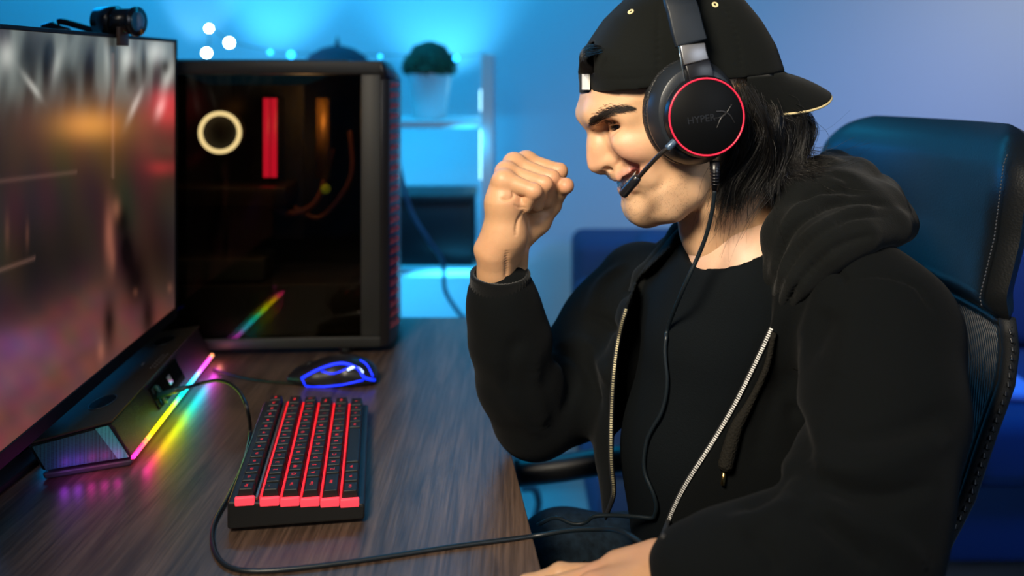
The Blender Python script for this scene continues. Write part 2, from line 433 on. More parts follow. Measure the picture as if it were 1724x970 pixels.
# dark domed thing behind the tower and string of bulbs
hm = thing('domed_lamp', 'dark domed lamp with a pointed finial standing behind the computer tower', 'lamp', (-.53, 2.66, 1.0812))
hp = at(568, 105, 2.66)
MT = Matrix.Translation((hp[0], 2.66, 0))
MB().lathe([(.05, 1.0814), (.05, 1.09), (.012, 1.10), (.012, 1.20)], 24, MT).build('base', M_black, hm)
MB().lathe([(.118, 1.20), (.122, 1.205), (.112, 1.24), (.085, 1.275), (.05, 1.297), (.015, 1.306)], 40, MT).build('shade', mat('plum_fabric', (.035, .012, .03), .8), hm)
MB().lathe([(.008, 1.304), (.006, 1.315), (.0015, 1.335)], 12, MT).build('finial', M_black, hm)
sl = thing('string_lights', 'string of small round glowing bulbs along the bookcase top', 'string lights', (-.8, 2.45, 1.2))
bulbs = [(352, 48, 1, 1), (386, 72, 1.35, 1), (348, 89, 1.25, 1), (455, 88, .8, 0), (490, 92, 1.2, 0), (768, 98, 1, 0), (640, 95, .6, 0)]
wp = catmull([np.array([-1.0, 2.515, 1.083])]+[at(p[0], p[1]-3, 2.515) for p in sorted(bulbs, key=lambda q: q[0])]+[np.array([-.075, 2.515, 1.278])], 8)
MB().tube(wp, .0012, 5).build('wire', M_black, sl)
for px, py, s, k in bulbs:
    V, F = ball(at(px, py, 2.515), .0090*s, 14, 10)
    mesh_obj('bulb', V, F, emis('white_bulb', (.8, .95, 1.0), 45) if k else emis('blue_bulb', (.02, .4, 1.0), 6), sl)
# hanging cable behind the tower
cp = catmull([at(668, 262, 2.3), at(690, 350, 2.3), at(722, 405, 2.3), at(745, 440, 2.35), at(750, 490, 2.4), at(775, 530, 2.4), at(790, 548, 2.4), np.array([-.115, 2.38, .35]), np.array([-.10, 2.36, .008])], 8)
tag(MB().tube(cp, .006, 8).build('hanging_cable', mat('blue_cable', (.05, .12, .2), .5)), 'thin dark cable hanging behind the tower across the bookcase', 'cable')
cp = catmull([at(878, 822, 2.2), at(896, 822, 2.2), at(905, 835, 2.2), at(904, 862, 2.2), np.array([.02, 2.15, .012])], 8)
tag(MB().tube(cp, .009, 8).build('floor_cable', mat('grey_blue_cable', (.04, .1, .14), .6)), 'thick dull cable looped under the desk beside the knee', 'cable')

# ================================================================== SOFA
M_sofa = mat('blue_sofa_fabric', (.010, .042, .12), .9, bump=(400, .4))
sf = thing('sofa', 'low blue fabric sofa along the wall behind the office chair', 'sofa', (1.2, 2.5, 0))
MB().box((.20, 2.02, .06), (2.5, 2.95, .26)).build('base', M_sofa, sf, bevel=.02)
MB().box((.20, 2.66, .26), (2.5, 2.94, .70)).build('back_frame', M_sofa, sf, bevel=.04, seg=4)
MB().box((.19, 2.0, .2605), (.36, 2.66, .60)).build('armrest', M_sofa, sf, bevel=.04, seg=4)
for x0, x1 in ((.365, 1.05), (1.055, 1.76), (1.765, 2.45)):
    MB().box((x0, 1.96, .261), (x1, 2.62, .42)).build('seat_cushion', M_sofa, sf, bevel=.04, seg=4)
    MB().box((x0, 2.47, .425), (x1, 2.655, .745)).build('back_cushion', M_sofa, sf, bevel=.05, seg=4)
for x, y in ((.26, 2.08), (2.42, 2.08), (.26, 2.88), (2.42, 2.88)):
    MB().box((x-.025, y-.025, 0), (x+.025, y+.025, .06)).build('foot', M_black, sf)
tw = thing('folded_throw', 'light blue folded throw lying on the sofa seat', 'throw', (1.12, 2.2, .42))
MB().prism([(.95, 2.1), (1.28, 2.06), (1.30, 2.3), (.97, 2.33)], .421, .447).build('folded_cloth', mat('pale_blue_throw', (.25, .42, .75), .8), tw, bevel=.01)

# ================================================================== OFFICE CHAIR
M_leather = mat('black_leather', (.007, .008, .009), .34, bump=(420, .12, 1), spec=.3)
M_cplast = mat('black_chair_plastic', (.012, .013, .015), .4)
ch = thing('office_chair', 'black office chair with leather headrest and mesh lower back', 'chair', (.36, 1.12, 0))
prof = [(.575, 1.135), (.562, 1.10), (.552, 1.02), (.536, .955), (.541, .93), (.545, .90), (.540, .86), (.520, .805), (.497, .735), (.468, .68), (.44, .62), (.43, .56)]   # (x at the near edge, z)
pz = np.array([p[1] for p in prof][::-1]); pxx = np.array([p[0] for p in prof][::-1])
ACR = np.array([-.075, .42])                 # near edge -> far edge
def cpos(s, z, off=0.0, yn=.935):
    "s 0..1 from the near edge to the far edge; off along the seat-side normal"
    x = np.interp(z, pz, pxx); n = np.array([-.984, -.176])
    dish = .045*(1-(2*s-1)**2)
    p = np.array([x, yn])+ACR*s-n*dish+n*off
    return np.array([p[0], p[1], z])
def panel(z0, z1, nz, ns, th, rt, rb, name, m, sub=0, inflate=.01):
    V = []; F = []
    for side in (0, 1):
        for i in range(nz+1):
            for j in range(ns+1):
                t = i/nz; s = j/ns; z = z0+(z1-z0)*t; x = abs(2*s-1)
                dz = z1-z; lim = 1
                W = .425
                if dz < rt: lim = 1-(rt-math.sqrt(max(rt*rt-(rt-dz)**2, 0)))/(W/2)
                if z-z0 < rb: lim = min(lim, 1-(rb-math.sqrt(max(rb*rb-(rb-(z-z0))**2, 0)))/(W/2))
                s2 = .5+(s-.5)*lim; edge = min(1, min(1-x, 1)*6, t*nz/2.5, (1-t)*nz/2.5)
                o = (th/2+inflate*(1-x**4)*math.sin(PI*t)**.5)*(max(edge, 0)**.5)
                V.append(cpos(s2, z, o if side == 0 else -o))
    n = (nz+1)*(ns+1)
    for side in (0, 1):
        for i in range(nz):
            for j in range(ns):
                a = side*n+i*(ns+1)+j; q = (a, a+1, a+ns+2, a+ns+1); F.append(q if side else q[::-1])
    return mesh_obj(name, V, F, m, ch, subsurf=sub)
hr = panel(.925, 1.142, 26, 30, .042, .075, .01, 'headrest', M_leather, 1)
# stitched seam along the near side
seam = MB()
for i in range(42):
    z = .945+i*.0040
    a = cpos(.035, z, .0255); b = cpos(.035, z+.0026, .0255); seam.tube([a, (a+b)/2+np.array([-.0006, 0, 0]), b], .0007, 5)
so = seam.build('stitching', mat('seam_thread', (.06, .06, .065), .6), hr); so['kind'] = 'stuff'
# woven mesh: crossing strands
wm = MB(); z0, z1 = .60, .926; n1 = 72
def strand(s0, za, s1, zb, off):
    k = 10; P = []
    for i in range(k+1):
        s = s0+(s1-s0)*i/k; z = za+(zb-za)*i/k
        P.append(cpos(s, z, off))
    wm.tube(P, .0017, 4, caps=False)
H = z1-z0; W = .43
for i in range(-int(n1*.75), n1+1):
    for sg in (1, -1):
        s0 = i/n1; s1 = s0+H/W*.62; za, zb = z0, z1
        if s0 < 0: za = z0+(0-s0)/(s1-s0)*H; sa = 0
        else: sa = s0
        if s1 > 1: zb = z0+(1-s0)/(s1-s0)*H; sb_ = 1
        else: sb_ = s1
        if za >= zb or sa > 1: continue
        if sg == 1: strand(sa, za, sb_, zb, .0012)
        else: strand(1-sa, za, 1-sb_, zb, -.0012)
mo = wm.build('backrest_mesh', M_cplast, ch); mo['kind'] = 'stuff'
for s in (.02, .98):
    MB().tube([cpos(s, z, 0) for z in np.linspace(.56, .932, 22)], [.0085]*22, 10).build('frame_rail', mat('black_piping', (.010, .011, .012), .6, bump=(700, .2, 1), spec=.3), ch)
    MB().tube([cpos(s+(.028 if s < .5 else -.028), z, .003) for z in np.linspace(.60, .926, 22)], [.0055]*22, 10).build('edge_binding', mat('black_piping'), ch)
MB().tube([cpos(s, .925, .004) for s in np.linspace(.03, .97, 20)], .005, 8).build('cross_seam', M_leather, ch)
MB().tube([cpos(s, .565, 0) for s in np.linspace(0, 1, 20)], .014, 8).build('bottom_rail', M_cplast, ch)
MB().box((.14, .90, .385), (.50, 1.36, .455)).build('seat', mat('black_seat_fabric', (.012, .012, .014), .8), ch, bevel=.03, seg=4)
MB().tube([cpos(.5, .60, -.02), (.53, 1.14, .46), (.44, 1.13, .385), (.36, 1.12, .37)], .018, 10).build('back_support', M_cplast, ch)
for yy, xx0 in ((1.335, .005), (.895, .14)):
    a = at(868, 797, 1.335) if yy > 1 else np.array([.16, .86, .60])
    P = [a, a+np.array([.07, 0, .008]), a+np.array([.16, 0, .022]), a+np.array([.25, 0, .028]), a+np.array([.34, 0, .02])]
    arm = MB().tube(catmull(P, 6), .0205, 12).build('armrest', M_cplast, ch)
    MB().tube([P[3]-np.array([0, 0, .01]), (P[3][0]+.01, yy if yy > 1 else .885, .52), (P[3][0]-.01, yy-.02 if yy > 1 else .905, .45)], .014, 8).build('armrest_post', M_cplast, ch)
MB().tube([(.36, 1.12, .384), (.36, 1.12, .09)], .028, 16).build('gas_column', M_black, ch)
for k in range(5):
    a = 2*PI*k/5+.3; p = np.array([.36+.3*math.cos(a), 1.12+.3*math.sin(a), .075])
    MB().tube([(.36, 1.12, .10), p], [.024, .015], 8).build('base_spoke', M_cplast, ch)
    wv = MB().tube([p+np.array([-.02*math.sin(a), .02*math.cos(a), -.047]), p+np.array([.02*math.sin(a), -.02*math.cos(a), -.047])], .0275, 16); wv.build('caster', M_black, ch)

# ================================================================== MONITOR
M_bez = mat('monitor_plastic', (.006, .006, .008), .6, spec=.2)
FT = at(295, 70, 1.385); FB = at(295, 522, 1.385)
NT = at(0, 46, .862); NB = at(0, 768, .862)
e = 1.33
NT = FT+(NT-FT)*e; NB = FB+(NB-FB)*e
mon = thing('monitor', 'large flat monitor showing a blurred game scene, seen at a slant', 'monitor', (-.62, 1.05, .74))
def mpt(s, t, d=0):
    p = (FT*(1-s)+NT*s)*(1-t)+(FB*(1-s)+NB*s)*t
    return p+np.array([1.0, -.05, 0])*d
def slab(s0, s1, t0, t1, d0, d1):
    V = [mpt(s, t, d) for d in (d0, d1) for s, t in ((s0, t0), (s1, t0), (s1, t1), (s0, t1))]
    return V, [(0,1,2,3)[::-1], (4,5,6,7), (0,1,5,4), (1,2,6,5), (2,3,7,6), (3,0,4,7)]
mb = MB(); mb.add(*slab(-.008, 1.01, -.008, 1.0, -.030, -.0015)); mb.build('housing', M_bez, mon, smooth=False, bevel=.003)
for a in ((-.008, .004, -.008, 1.03), (.996, 1.01, -.008, 1.03), (.0041, .9959, -.008, .004), (.0041, .9959, .99, 1.03)):
    MB().add(*slab(*a, -.0014, .002)).build('bezel', M_bez, mon, smooth=False, bevel=.0008)
NS, NTT = 220, 200
S, T = np.meshgrid(np.linspace(.004, .996, NS), np.linspace(.004, .99, NTT), indexing='ij')
V = np.array([mpt(s, t, 0.0) for s, t in zip(S.ravel(), T.ravel())])
# what the screen shows, as picture coordinates (u 0 at the far edge)
u = S.ravel(); t = T.ravel()
pxs = 862+V[:, 0]/V[:, 1]*FPX; pys = 140-(V[:, 2]-CZ)/V[:, 1]*FPX
c = np.zeros((len(u), 3)); pv = np.clip(pxs, -700, 400)
def g2(x0, y0, sx, sy, a=0):
    dx = pxs-x0; dy = pys-y0; ca, sa = math.cos(a), math.sin(a)
    return np.exp(-((dx*ca+dy*sa)/sx)**2-((dy*ca-dx*sa)/sy)**2)
def nz(fx, fy, seed): return wob(np.stack([pxs*fx, pys*fy, u*0], 1), 1, seed, 8)
c += np.stack([.040+.022*nz(.10, .030, 2), .026+.013*nz(.11, .032, 3), .022+.010*nz(.09, .03, 4)], 1)
ysky = 150+16*nz(.12, .02, 6)+20*nz(.05, .01, 7)
skym = 1/(1+np.exp((pys-ysky)/13))
tr_ = np.clip(.62+1.5*nz(.17, .035, 5)+.9*nz(.30, .06, 8), 0, 1)
c = c*(1-(skym*tr_)[:, None])+np.array([.27, .29, .26])*(skym*tr_)[:, None]
c = c*(1-.55*(1/(1+np.exp((pys-175)/14)))[:, None])+np.array([.06, .075, .08])*(.55/(1+np.exp((pys-175)/14)))[:, None]
for x0, y0, sx, sy, a_, k_ in ((12, 92, 12, 26, 0, .30), (52, 142, 5, 24, -.6, .34), (215, 100, 12, 24, 0, .30), (262, 88, 16, 20, 0, .30), (283, 130, 8, 25, .3, .25), (228, 175, 5, 28, .4, .26), (270, 182, 7, 18, .3, .24), (95, 110, 8, 30, .3, .14), (180, 95, 5, 40, 0, .12)):
    c += np.array([1, 1.0, .92])*(k_*g2(x0, y0, sx, sy, a_))[:, None]
for x0, y0, sx, sy in ((48, 95, 16, 45), (78, 110, 9, 45), (150, 120, 12, 40), (225, 128, 9, 22), (242, 105, 5, 40), (278, 112, 7, 12), (115, 130, 12, 30)):
    c *= (1-.72*g2(x0, y0, sx, sy))[:, None]
c += np.array([.42, .195, .04])*(.85*g2(150, 210, 52, 26)+.22*g2(150, 215, 110, 55))[:, None]
c += np.array([.50, .02, .035])*(.55*g2(285, 165, 28, 18)+.65*g2(292, 190, 45, 25)+.45*g2(280, 282, 26, 13)+.16*g2(270, 230, 70, 80))[:, None]*(.8+.5*nz(.12, .05, 9))[:, None]
yg = 500+.55*(110-np.clip(pxs, -400, 140))+np.where(pxs > 140, (pxs-140)*.1, 0)
gr = 1/(1+np.exp((yg-pys)/16))
c = c*(1-gr[:, None])+gr[:, None]*np.stack([.135+.035*nz(.13, .13, 11), .056+.014*nz(.13, .13, 12), .050+.012*nz(.12, .12, 13)], 1)
c += np.array([.035, .012, .13])*(.6*g2(30, 580, 60, 28)+.35*g2(0, 640, 60, 40))[:, None]
bodyf = g2(212, 420, 11, 34)+g2(228, 470, 19, 52)+g2(184, 545, 10, 40)+.9*g2(250, 535, 11, 45)+.8*g2(205, 370, 12, 22)+.6*g2(70, 440, 60, 80)+.5*g2(272, 430, 26, 60)
c *= (1-.82*np.clip(bodyf, 0, 1))[:, None]
c += np.array([.24, .10, .06])*(.75*g2(184, 395, 8, 50)+.55*g2(196, 352, 7, 18)+.45*g2(170, 590, 6, 18)+.35*g2(190, 435, 5, 25)+.3*g2(228, 492, 4, 7)+.25*g2(46, 395, 3, 22)+.2*g2(12, 390, 4, 30)+.3*g2(286, 485, 4, 8))[:, None]
c += np.array([.09, .05, .04])*(.5*np.exp(-((pys-305+.12*pxs)/4)**2)*(pxs < 130)+.8*np.exp(-((pys-455+.35*pxs)/4)**2)*(pxs < 60)+.7*np.exp(-((pxs-190)/2.5)**2)*(pys < 300)*(pys > 90))[:, None]
c = 1.25*np.clip(c, .003, 1)**1.22
idx = np.arange(NS*NTT).reshape(NS, NTT)
F = np.stack([idx[:-1, :-1], idx[1:, :-1], idx[1:, 1:], idx[:-1, 1:]], -1).reshape(-1, 4)
ms = bpy.data.materials.new('screen_picture'); ms.use_nodes = True; nt = ms.node_tree; b = nt.nodes['Principled BSDF']
b.inputs['Base Color'].default_value = (.004, .004, .005, 1); b.inputs['Roughness'].default_value = .35
a = nt.nodes.new('ShaderNodeAttribute'); a.attribute_name = 'tint'; nt.links.new(a.outputs['Color'], b.inputs['Emission Color']); b.inputs['Emission Strength'].default_value = 1.25; b.inputs['Specular IOR Level'].default_value = .12
mesh_obj('screen', V, F, ms, mon, cols=c)
mid = (mpt(.5, .5)); bx = mid[0]
MB().box((bx-.13, mid[1]-.03, .80), (bx-.05, mid[1]+.03, 1.0)).build('stand_neck', M_bez, mon, bevel=.006)
MB().box((bx-.12, mid[1]-.025, .745), (bx-.06, mid[1]+.025, .8)).build('stand_post', M_bez, mon, bevel=.004)
MB().box((bx-.22, mid[1]-.12, .7403), (bx-.035, mid[1]+.12, .75)).build('stand_foot', M_bez, mon, bevel=.003)

# ================================================================== WEBCAM on the monitor
wc = thing('webcam', 'small black webcam clipped on top of the monitor', 'webcam', at(190, 63, 1.18))
Yc = 1.17; M_wc = mat('webcam_plastic', (.008, .008, .010), .25)
a = at(168, 36, Yc+.005); b = at(232, 36, Yc-.01); ax = (b-a)/np.linalg.norm(b-a)
MB().tube([a, a+.02*ax, a+.028*ax], [.0195, .021, .021], 28).build('camera_body', M_wc, wc)
MB().tube([a+.0282*ax, a+.034*ax, b-.004*ax], [.0205, .0175, .0175], 28).build('lens_collar', M_wc, wc)
MB().tube([b-.0038*ax, b], [.0205, .020], 28).build('front_ring', M_wc, wc)
MB().tube([b+.0002*ax, b+.001*ax], [.014, .012], 24).build('lens', mat('lens_glass', (.02, .12, .2), .05, coat=1), wc)
MB().tube(catmull([at(98, 36, Yc), at(108, 37, Yc), at(140, 46, Yc), at(172, 56, Yc)], 4), [.0045]*13, 10).build('hinge_arm', M_wc, wc)
MB().tube([at(72, 47, Yc), at(88, 43, Yc), at(100, 50, Yc), at(117, 52, Yc)], [.005, .006, .006, .004], 10).build('rear_hinge', M_wc, wc)
ss = np.linspace(0, 1, 400); pp = np.array([mpt(q, .01) for q in ss]); s_c = ss[np.argmin(np.abs(CX+pp[:, 0]/pp[:, 1]*FPX-200))]
cc_ = mpt(s_c, 0); along = (mpt(.5, 0)-mpt(.4, 0)); along /= np.linalg.norm(along)
V = []
for d_ in (.0028, .008):
    for k_, z_ in ((-.016, .013), (.016, .013), (.016, -.012), (-.016, -.012)): V.append(cc_+along*k_+np.array([d_, 0, z_]))
MB().add(V, [(0,1,2,3), (7,6,5,4), (0,4,5,1), (1,5,6,2), (2,6,7,3), (3,7,4,0)]).build('clip', mat('clip_rubber', (.06, .03, .02), .6), wc, bevel=.001)

# ================================================================== COMPUTER TOWER
ang = math.radians(3.5)
pcA = at(642, 597, 1.4277)          # near right bottom corner on the desk
tow = thing('computer_tower', 'black computer tower with dark glass side and red lit front', 'computer', (pcA[0], pcA[1], .74), ang)
Lx, D, Ht = .46, .205, .487
M_case = mat('case_steel', (.020, .020, .019), .5, .1); M_in = mat('case_inside', (.006, .006, .006), .7)
def P(name, mbd, m, par=tow, **kw): return mbd.build(name, m, par, local=True, **kw)
P('top_panel', MB().box((-Lx, 0, Ht-.022), (-.001, D, Ht)), M_case, bevel=.002)
P('top_grille', MB().box((-Lx+.03, .03, Ht), (-.06, D-.03, Ht+.003)), M_black, bevel=.001)
P('bottom_panel', MB().box((-Lx, 0, .012), (-.001, D, .03)), M_case, bevel=.002)
for x in (-Lx+.04, -.06):
    for y in (.02, D-.02): P('foot', MB().tube([(x, y, .0002), (x, y, .0119)], .013, 16), M_black)
P('back_panel', MB().box((-Lx, 0, .0302), (-Lx+.003, D, Ht-.0222)), M_case)
P('motherboard_tray', MB().box((-Lx+.0035, D-.012, .0302), (-.035, D-.0005, Ht-.0222)), M_in)
P('front_pillar', MB().box((-.034, 0, .0302), (-.001, .05, Ht-.0222)), M_case, bevel=.002)
P('pillar_inner', MB().box((-.033, .0505, .0302), (-.012, D, Ht-.0222)), M_in)
P('front_panel', MB().prism([(-.0008, 0), (.012, .008), (.022, .045), (.022, D-.045), (.012, D-.008), (-.0008, D)], .012, Ht-.03), mat('front_panel_plastic', (.015, .013, .014), .35), bevel=.002)
P('front_cap', MB().add([(-.0008,0,Ht-.0298),(.012,.008,Ht-.0298),(.022,.045,Ht-.0298),(.022,D-.045,Ht-.0298),(.012,D-.008,Ht-.0298),(-.0008,D,Ht-.0298),(-.0008,0,Ht),(.002,.008,Ht),(.004,.045,Ht),(.004,D-.045,Ht),(.002,D-.008,Ht),(-.0008,D,Ht)],
   [(5,4,3,2,1,0),(6,7,8,9,10,11)]+[(i,(i+1)%6,6+(i+1)%6,6+i) for i in range(6)]), mat('front_panel_plastic'))
hexm = MB()
for r in range(24):
    for cidx in range(4):
        z = .045+r*.0175; y = .012+cidx*.010+(r % 2)*.005; x = .0145+(.0075 if cidx > 1 else .003*cidx)
        hexm.tube([(x, y-.0035, z-.004), (x+.0035, y, z), (x, y+.0035, z+.004)], .0008, 4)
P('front_lattice', hexm, emis('red_lattice_glow', (.9, .01, .02), .13))['kind'] = 'stuff'
# dark glass side
mg = bpy.data.materials.new('smoked_glass'); mg.use_nodes = True; nt = mg.node_tree; nt.nodes.remove(nt.nodes['Principled BSDF'])
out = nt.nodes['Material Output']; tr = nt.nodes.new('ShaderNodeBsdfTransparent'); tr.inputs[0].default_value = (.55, .50, .42, 1)
gl = nt.nodes.new('ShaderNodeBsdfGlossy'); gl.inputs['Roughness'].default_value = .02; gl.inputs['Color'].default_value = (1, .95, .85, 1)
fr = nt.nodes.new('ShaderNodeFresnel'); fr.inputs[0].default_value = 1.26; mx = nt.nodes.new('ShaderNodeMixShader')
nt.links.new(fr.outputs[0], mx.inputs[0]); nt.links.new(tr.outputs[0], mx.inputs[1]); nt.links.new(gl.outputs[0], mx.inputs[2]); nt.links.new(mx.outputs[0], out.inputs[0])
P('glass_panel', MB().box((-Lx+.004, .001, .0305), (-.0345, .0045, Ht-.0225)), mg, smooth=False)
# inside
def tl(px, py, y):
    "photograph point -> tower coordinates at depth y"
    d = np.array([(px-CX)/FPX, 1, -(py-HY)/FPX]); ca, sa = math.cos(ang), math.sin(ang)
    n = np.array([-sa, ca]); o = -pcA[:2]
    k = (y-n.dot(o))/(n.dot(d[:2])); Wp = d*k; q = Wp[:2]-pcA[:2]
    return np.array([ca*q[0]+sa*q[1], y, CZ+Wp[2]-.74])
c0 = tl(371, 223, .115)
MR = Matrix.Translation(c0) @ Matrix.Rotation(PI/2, 4, 'X')
P('water_block', MB().lathe([(.032, -.06), (.032, -.008), (.042, -.006), (.042, 0)], 40, MR), M_in)
P('ring_light', MB().torus(.0338, .0040, MR @ Matrix.Translation((0, 0, .003)), 56, 10), emis('warm_white_ring', (1.0, .90, .55), 3.0))
for i, (xa, dx) in enumerate(((452, 0), (464, 0))):
    a = tl(xa, 165, .13); b_ = tl(xa+1, 297, .13)
    P('memory_stick', MB().box((a[0]-.0042, .115, b_[2]), (a[0]+.0042, .19, a[2])), M_in, bevel=.001)
    P('memory_light', MB().box((a[0]-.0056, .1135, b_[2]), (a[0]+.0056, .1147, a[2])), emis('red_memory_glow', (1.0, .012, .06), 1.5))
a = tl(300, 318, .06); b_ = tl(480, 318, .06)
P('graphics_card', MB().box((a[0]-.05, .06, a[2]-.03), (b_[0], .185, a[2])), mat('card_shroud', (.05, .03, .015), .4, .4), bevel=.002)
P('motherboard', MB().box((-Lx+.03, D-.018, .16), (-.16, D-.0125, Ht-.04)), mat('motherboard_black', (.015, .017, .015), .5, noise=(80, .6)), smooth=False)
P('psu_shroud', MB().box((-Lx+.004, .012, .031), (-.036, D-.013, .115)), mat('shroud_black', (.02, .02, .024), .5), bevel=.002)
P('drive_cage', MB().box((-Lx+.01, .03, .118), (tl(445, 480, .03)[0], .12, .155)), mat('cage_grey', (.05, .055, .06), .5), bevel=.002)
a = tl(532, 165, .12); b_ = tl(556, 300, .12)  # added amber plate standing in for the man's reflection in the glass
P('reflection_plate', MB().prism([(a[0], .12), (b_[0], .10), (b_[0], .12), (a[0], .14)], b_[2], a[2]), mat('reflection_amber', (.30, .16, .04), .45, .5))
a = tl(548, 318, .11)
V, F = ball(a, .009, 14, 10); mesh_obj('connector', V, F, mat('green_connector', (.35, .42, .03), .5, emit=(.3, .4, .02), es=.25), tow, local=True)
P('cable_bundle', MB().tube(catmull([tl(450, 340, .12), tl(490, 360, .11), tl(535, 335, .11), tl(560, 250, .12)], 8), .006, 8), mat('amber_cable', (.20, .06, .02), .5))
P('cable_bundle', MB().tube(catmull([tl(495, 350, .14), tl(540, 365, .14), tl(590, 300, .14), tl(590, 220, .14)], 8), .005, 8), mat('amber_cable'))
spot_in = bpy.data.lights.new('added_case_light', 'POINT'); spot_in.energy = .5; spot_in.color = (1, .55, .2); spot_in.shadow_soft_size = .03  # added amber light that warms the plate standing in for the reflection
so_ = bpy.data.objects.new('added_case_light', spot_in); COL.objects.link(so_); so_.location = (pcA[0]-.14, pcA[1]+.06, 1.15)

# ================================================================== SOUND BAR
sbar = thing('sound_bar', 'black sound bar with teal mesh end and rainbow light strip', 'speaker', (-.5, 1.2, .74))
nb = np.array([-.445, 1.013]); fb = np.array([-.4846, 1.397]); axb = (fb-nb); Lb = np.linalg.norm(axb); axb /= Lb; per = np.array([-axb[1], axb[0]])
# cross section (distance behind the front foot, height)
sec = [(0.0, .004), (.0245, .0575), (.105, .0455), (.088, .004)]
def bp_(s, q, z, skew=0.0): # s along, q behind
    xy = nb+axb*(s-skew*q)+per*q
    return np.array([xy[0], xy[1], .74+z])
M_sb = mat('soundbar_black', (.010, .010, .011), .38)
def extr(sec, s0, s1, k0=.32, k1=0, grow=0.0):
    n = len(sec); V = [bp_(s0-k0*q, q, z) for q, z in sec]+[bp_(s1, q, z) for q, z in sec]
    return V, [tuple(range(n))[::-1], tuple(range(n, 2*n))]+[(i, (i+1)%n, n+(i+1)%n, n+i) for i in range(n)]
mbody = MB(); mbody.add(*extr([(0.002, .010), (.0245, .0575-.003), (.105, .0425), (.090, .010)], .0, Lb)); mbody.build('bar_body', mat('speaker_grille_black', (.006, .006, .007), .6, spec=.25, bump=(900, .8, 1)), sbar, smooth=False, bevel=.003, seg=3)
mtop = MB(); mtop.add(*extr([(.022, .0548), (.0215, .0575), (.105, .0458), (.106, .0429)], -.002, Lb+.001)); mtop.build('top_plate', mat('brushed_top', (.040, .030, .018), .7, spec=.15), sbar, smooth=False, bevel=.001)
mfoot = MB(); mfoot.add(*extr([(.003, .0005), (.001, .0075), (.091, .0075), (.088, .0005)], .0, Lb)); mfoot.build('foot_plate', mat('grey_foot', (.035, .035, .045), .5), sbar, smooth=False, bevel=.002)
# light strip of coloured segments
def hue(t):
    K = [(0, (1, .02, .35)), (.10, (1, .03, .10)), (.18, (1, .55, .0)), (.30, (.9, .9, .0)), (.42, (.5, 1, .0)), (.50, (.0, 1, .4)), (.62, (.0, .8, 1)), (.74, (.1, .6, 1)), (.80, (.7, .1, 1)), (.90, (1, .05, .75)), (.96, (1, .1, .3)), (1, (1, .5, .0))]
    for (a, ca), (b, cb) in zip(K[:-1], K[1:]):
        if t <= b: f = (t-a)/(b-a); return tuple(ca[i]*(1-f)+cb[i]*f for i in range(3))
    return K[-1][1]
NSEG = 30
for i in range(NSEG):
    s0 = Lb*i/NSEG; s1 = Lb*(i+1)/NSEG; V = []
    for s in (s0, s1):
        V += [bp_(s, -.0012, .0078), bp_(s, .0005, .0112), bp_(s, .003, .0112), bp_(s, .003, .0078)]
    MB().add(V, [(0,1,2,3), (7,6,5,4), (0,4,5,1), (1,5,6,2), (2,6,7,3), (3,7,4,0)]).build('light_segment', emis('strip_colour_%02d' % i, hue((i+.5)/NSEG), 2.6), sbar, smooth=False)
def led_glow(p, col, e):
    d = bpy.data.lights.new('led_glow', 'POINT'); d.energy = e; d.color = col; d.shadow_soft_size = .004; d.specular_factor = .15
    o = bpy.data.objects.new('led_glow', d); COL.objects.link(o); o.location = p
for i in range(24):
    t_ = (i+.5)/24; led_glow(bp_(Lb*t_, -.012, .012), hue(t_), .009)
for i in range(5): led_glow(bp_(-.32*(.012+.013*i)-.014, .012+.013*i, .014), (1, .02, .45) if i < 3 else (.5, .05, 1), .005)
# near end: fine teal mesh and bright corner strip
def endp(q, z): return bp_(-.32*q-.0012, q, z)
def end_quad(q0t, q1t, q0b, q1b, zt0, zt1, zb0, zb1, ex):
    V = [endp(q0b, zb0), endp(q1b, zb1), endp(q1t, zt1), endp(q0t, zt0)]; n = np.array([-.0, -1., 0])*ex
    V2 = [v+n for v in V]; return V+V2, [(0,1,2,3), (7,6,5,4), (0,4,5,1), (1,5,6,2), (2,6,7,3), (3,7,4,0)]
def teal(name, base, hi):
    m = bpy.data.materials.new(name); m.use_nodes = True; nt = m.node_tree; b = nt.nodes['Principled BSDF']
    tc = nt.nodes.new('ShaderNodeTexCoord'); v = nt.nodes.new('ShaderNodeTexVoronoi'); v.inputs['Scale'].default_value = 620; v.inputs['Randomness'].default_value = .0
    cr = nt.nodes.new('ShaderNodeValToRGB'); cr.color_ramp.elements[0].position = .25; cr.color_ramp.elements[1].position = .5
    cr.color_ramp.elements[0].color = (*base, 1); cr.color_ramp.elements[1].color = (*hi, 1)
    nt.links.new(tc.outputs['Object'], v.inputs['Vector']); nt.links.new(v.outputs['Distance'], cr.inputs[0]); nt.links.new(cr.outputs[0], b.inputs['Base Color'])
    b.inputs['Roughness'].default_value = .5; return m
MB().add(*end_quad(.029, .099, .010, .086, .0505, .0405, .012, .012, .0008)).build('end_grille', teal('teal_grille', (.004, .012, .014), (.02, .12, .13)), sbar, smooth=False)
MB().add(*end_quad(.0255, .0375, .0045, .0150, .0520, .0505, .012, .012, .0018)).build('corner_strip', teal('bright_teal', (.02, .16, .16), (.06, .42, .40)), sbar, smooth=False)
V = []
for s in (0.0, Lb):
    V += [bp_(s-.32*.107-.002, .107, .0425), bp_(s-.32*.107-.002, .107, .046), bp_(s-.32*.109-.002, .110, .046), bp_(s-.32*.109-.002, .110, .0425)]
MB().add(V, [(0,1,2,3), (7,6,5,4), (0,4,5,1), (1,5,6,2), (2,6,7,3), (3,7,4,0)]).build('rear_light', emis('deep_blue_strip', (.01, .03, 1.0), .9), sbar, smooth=False)
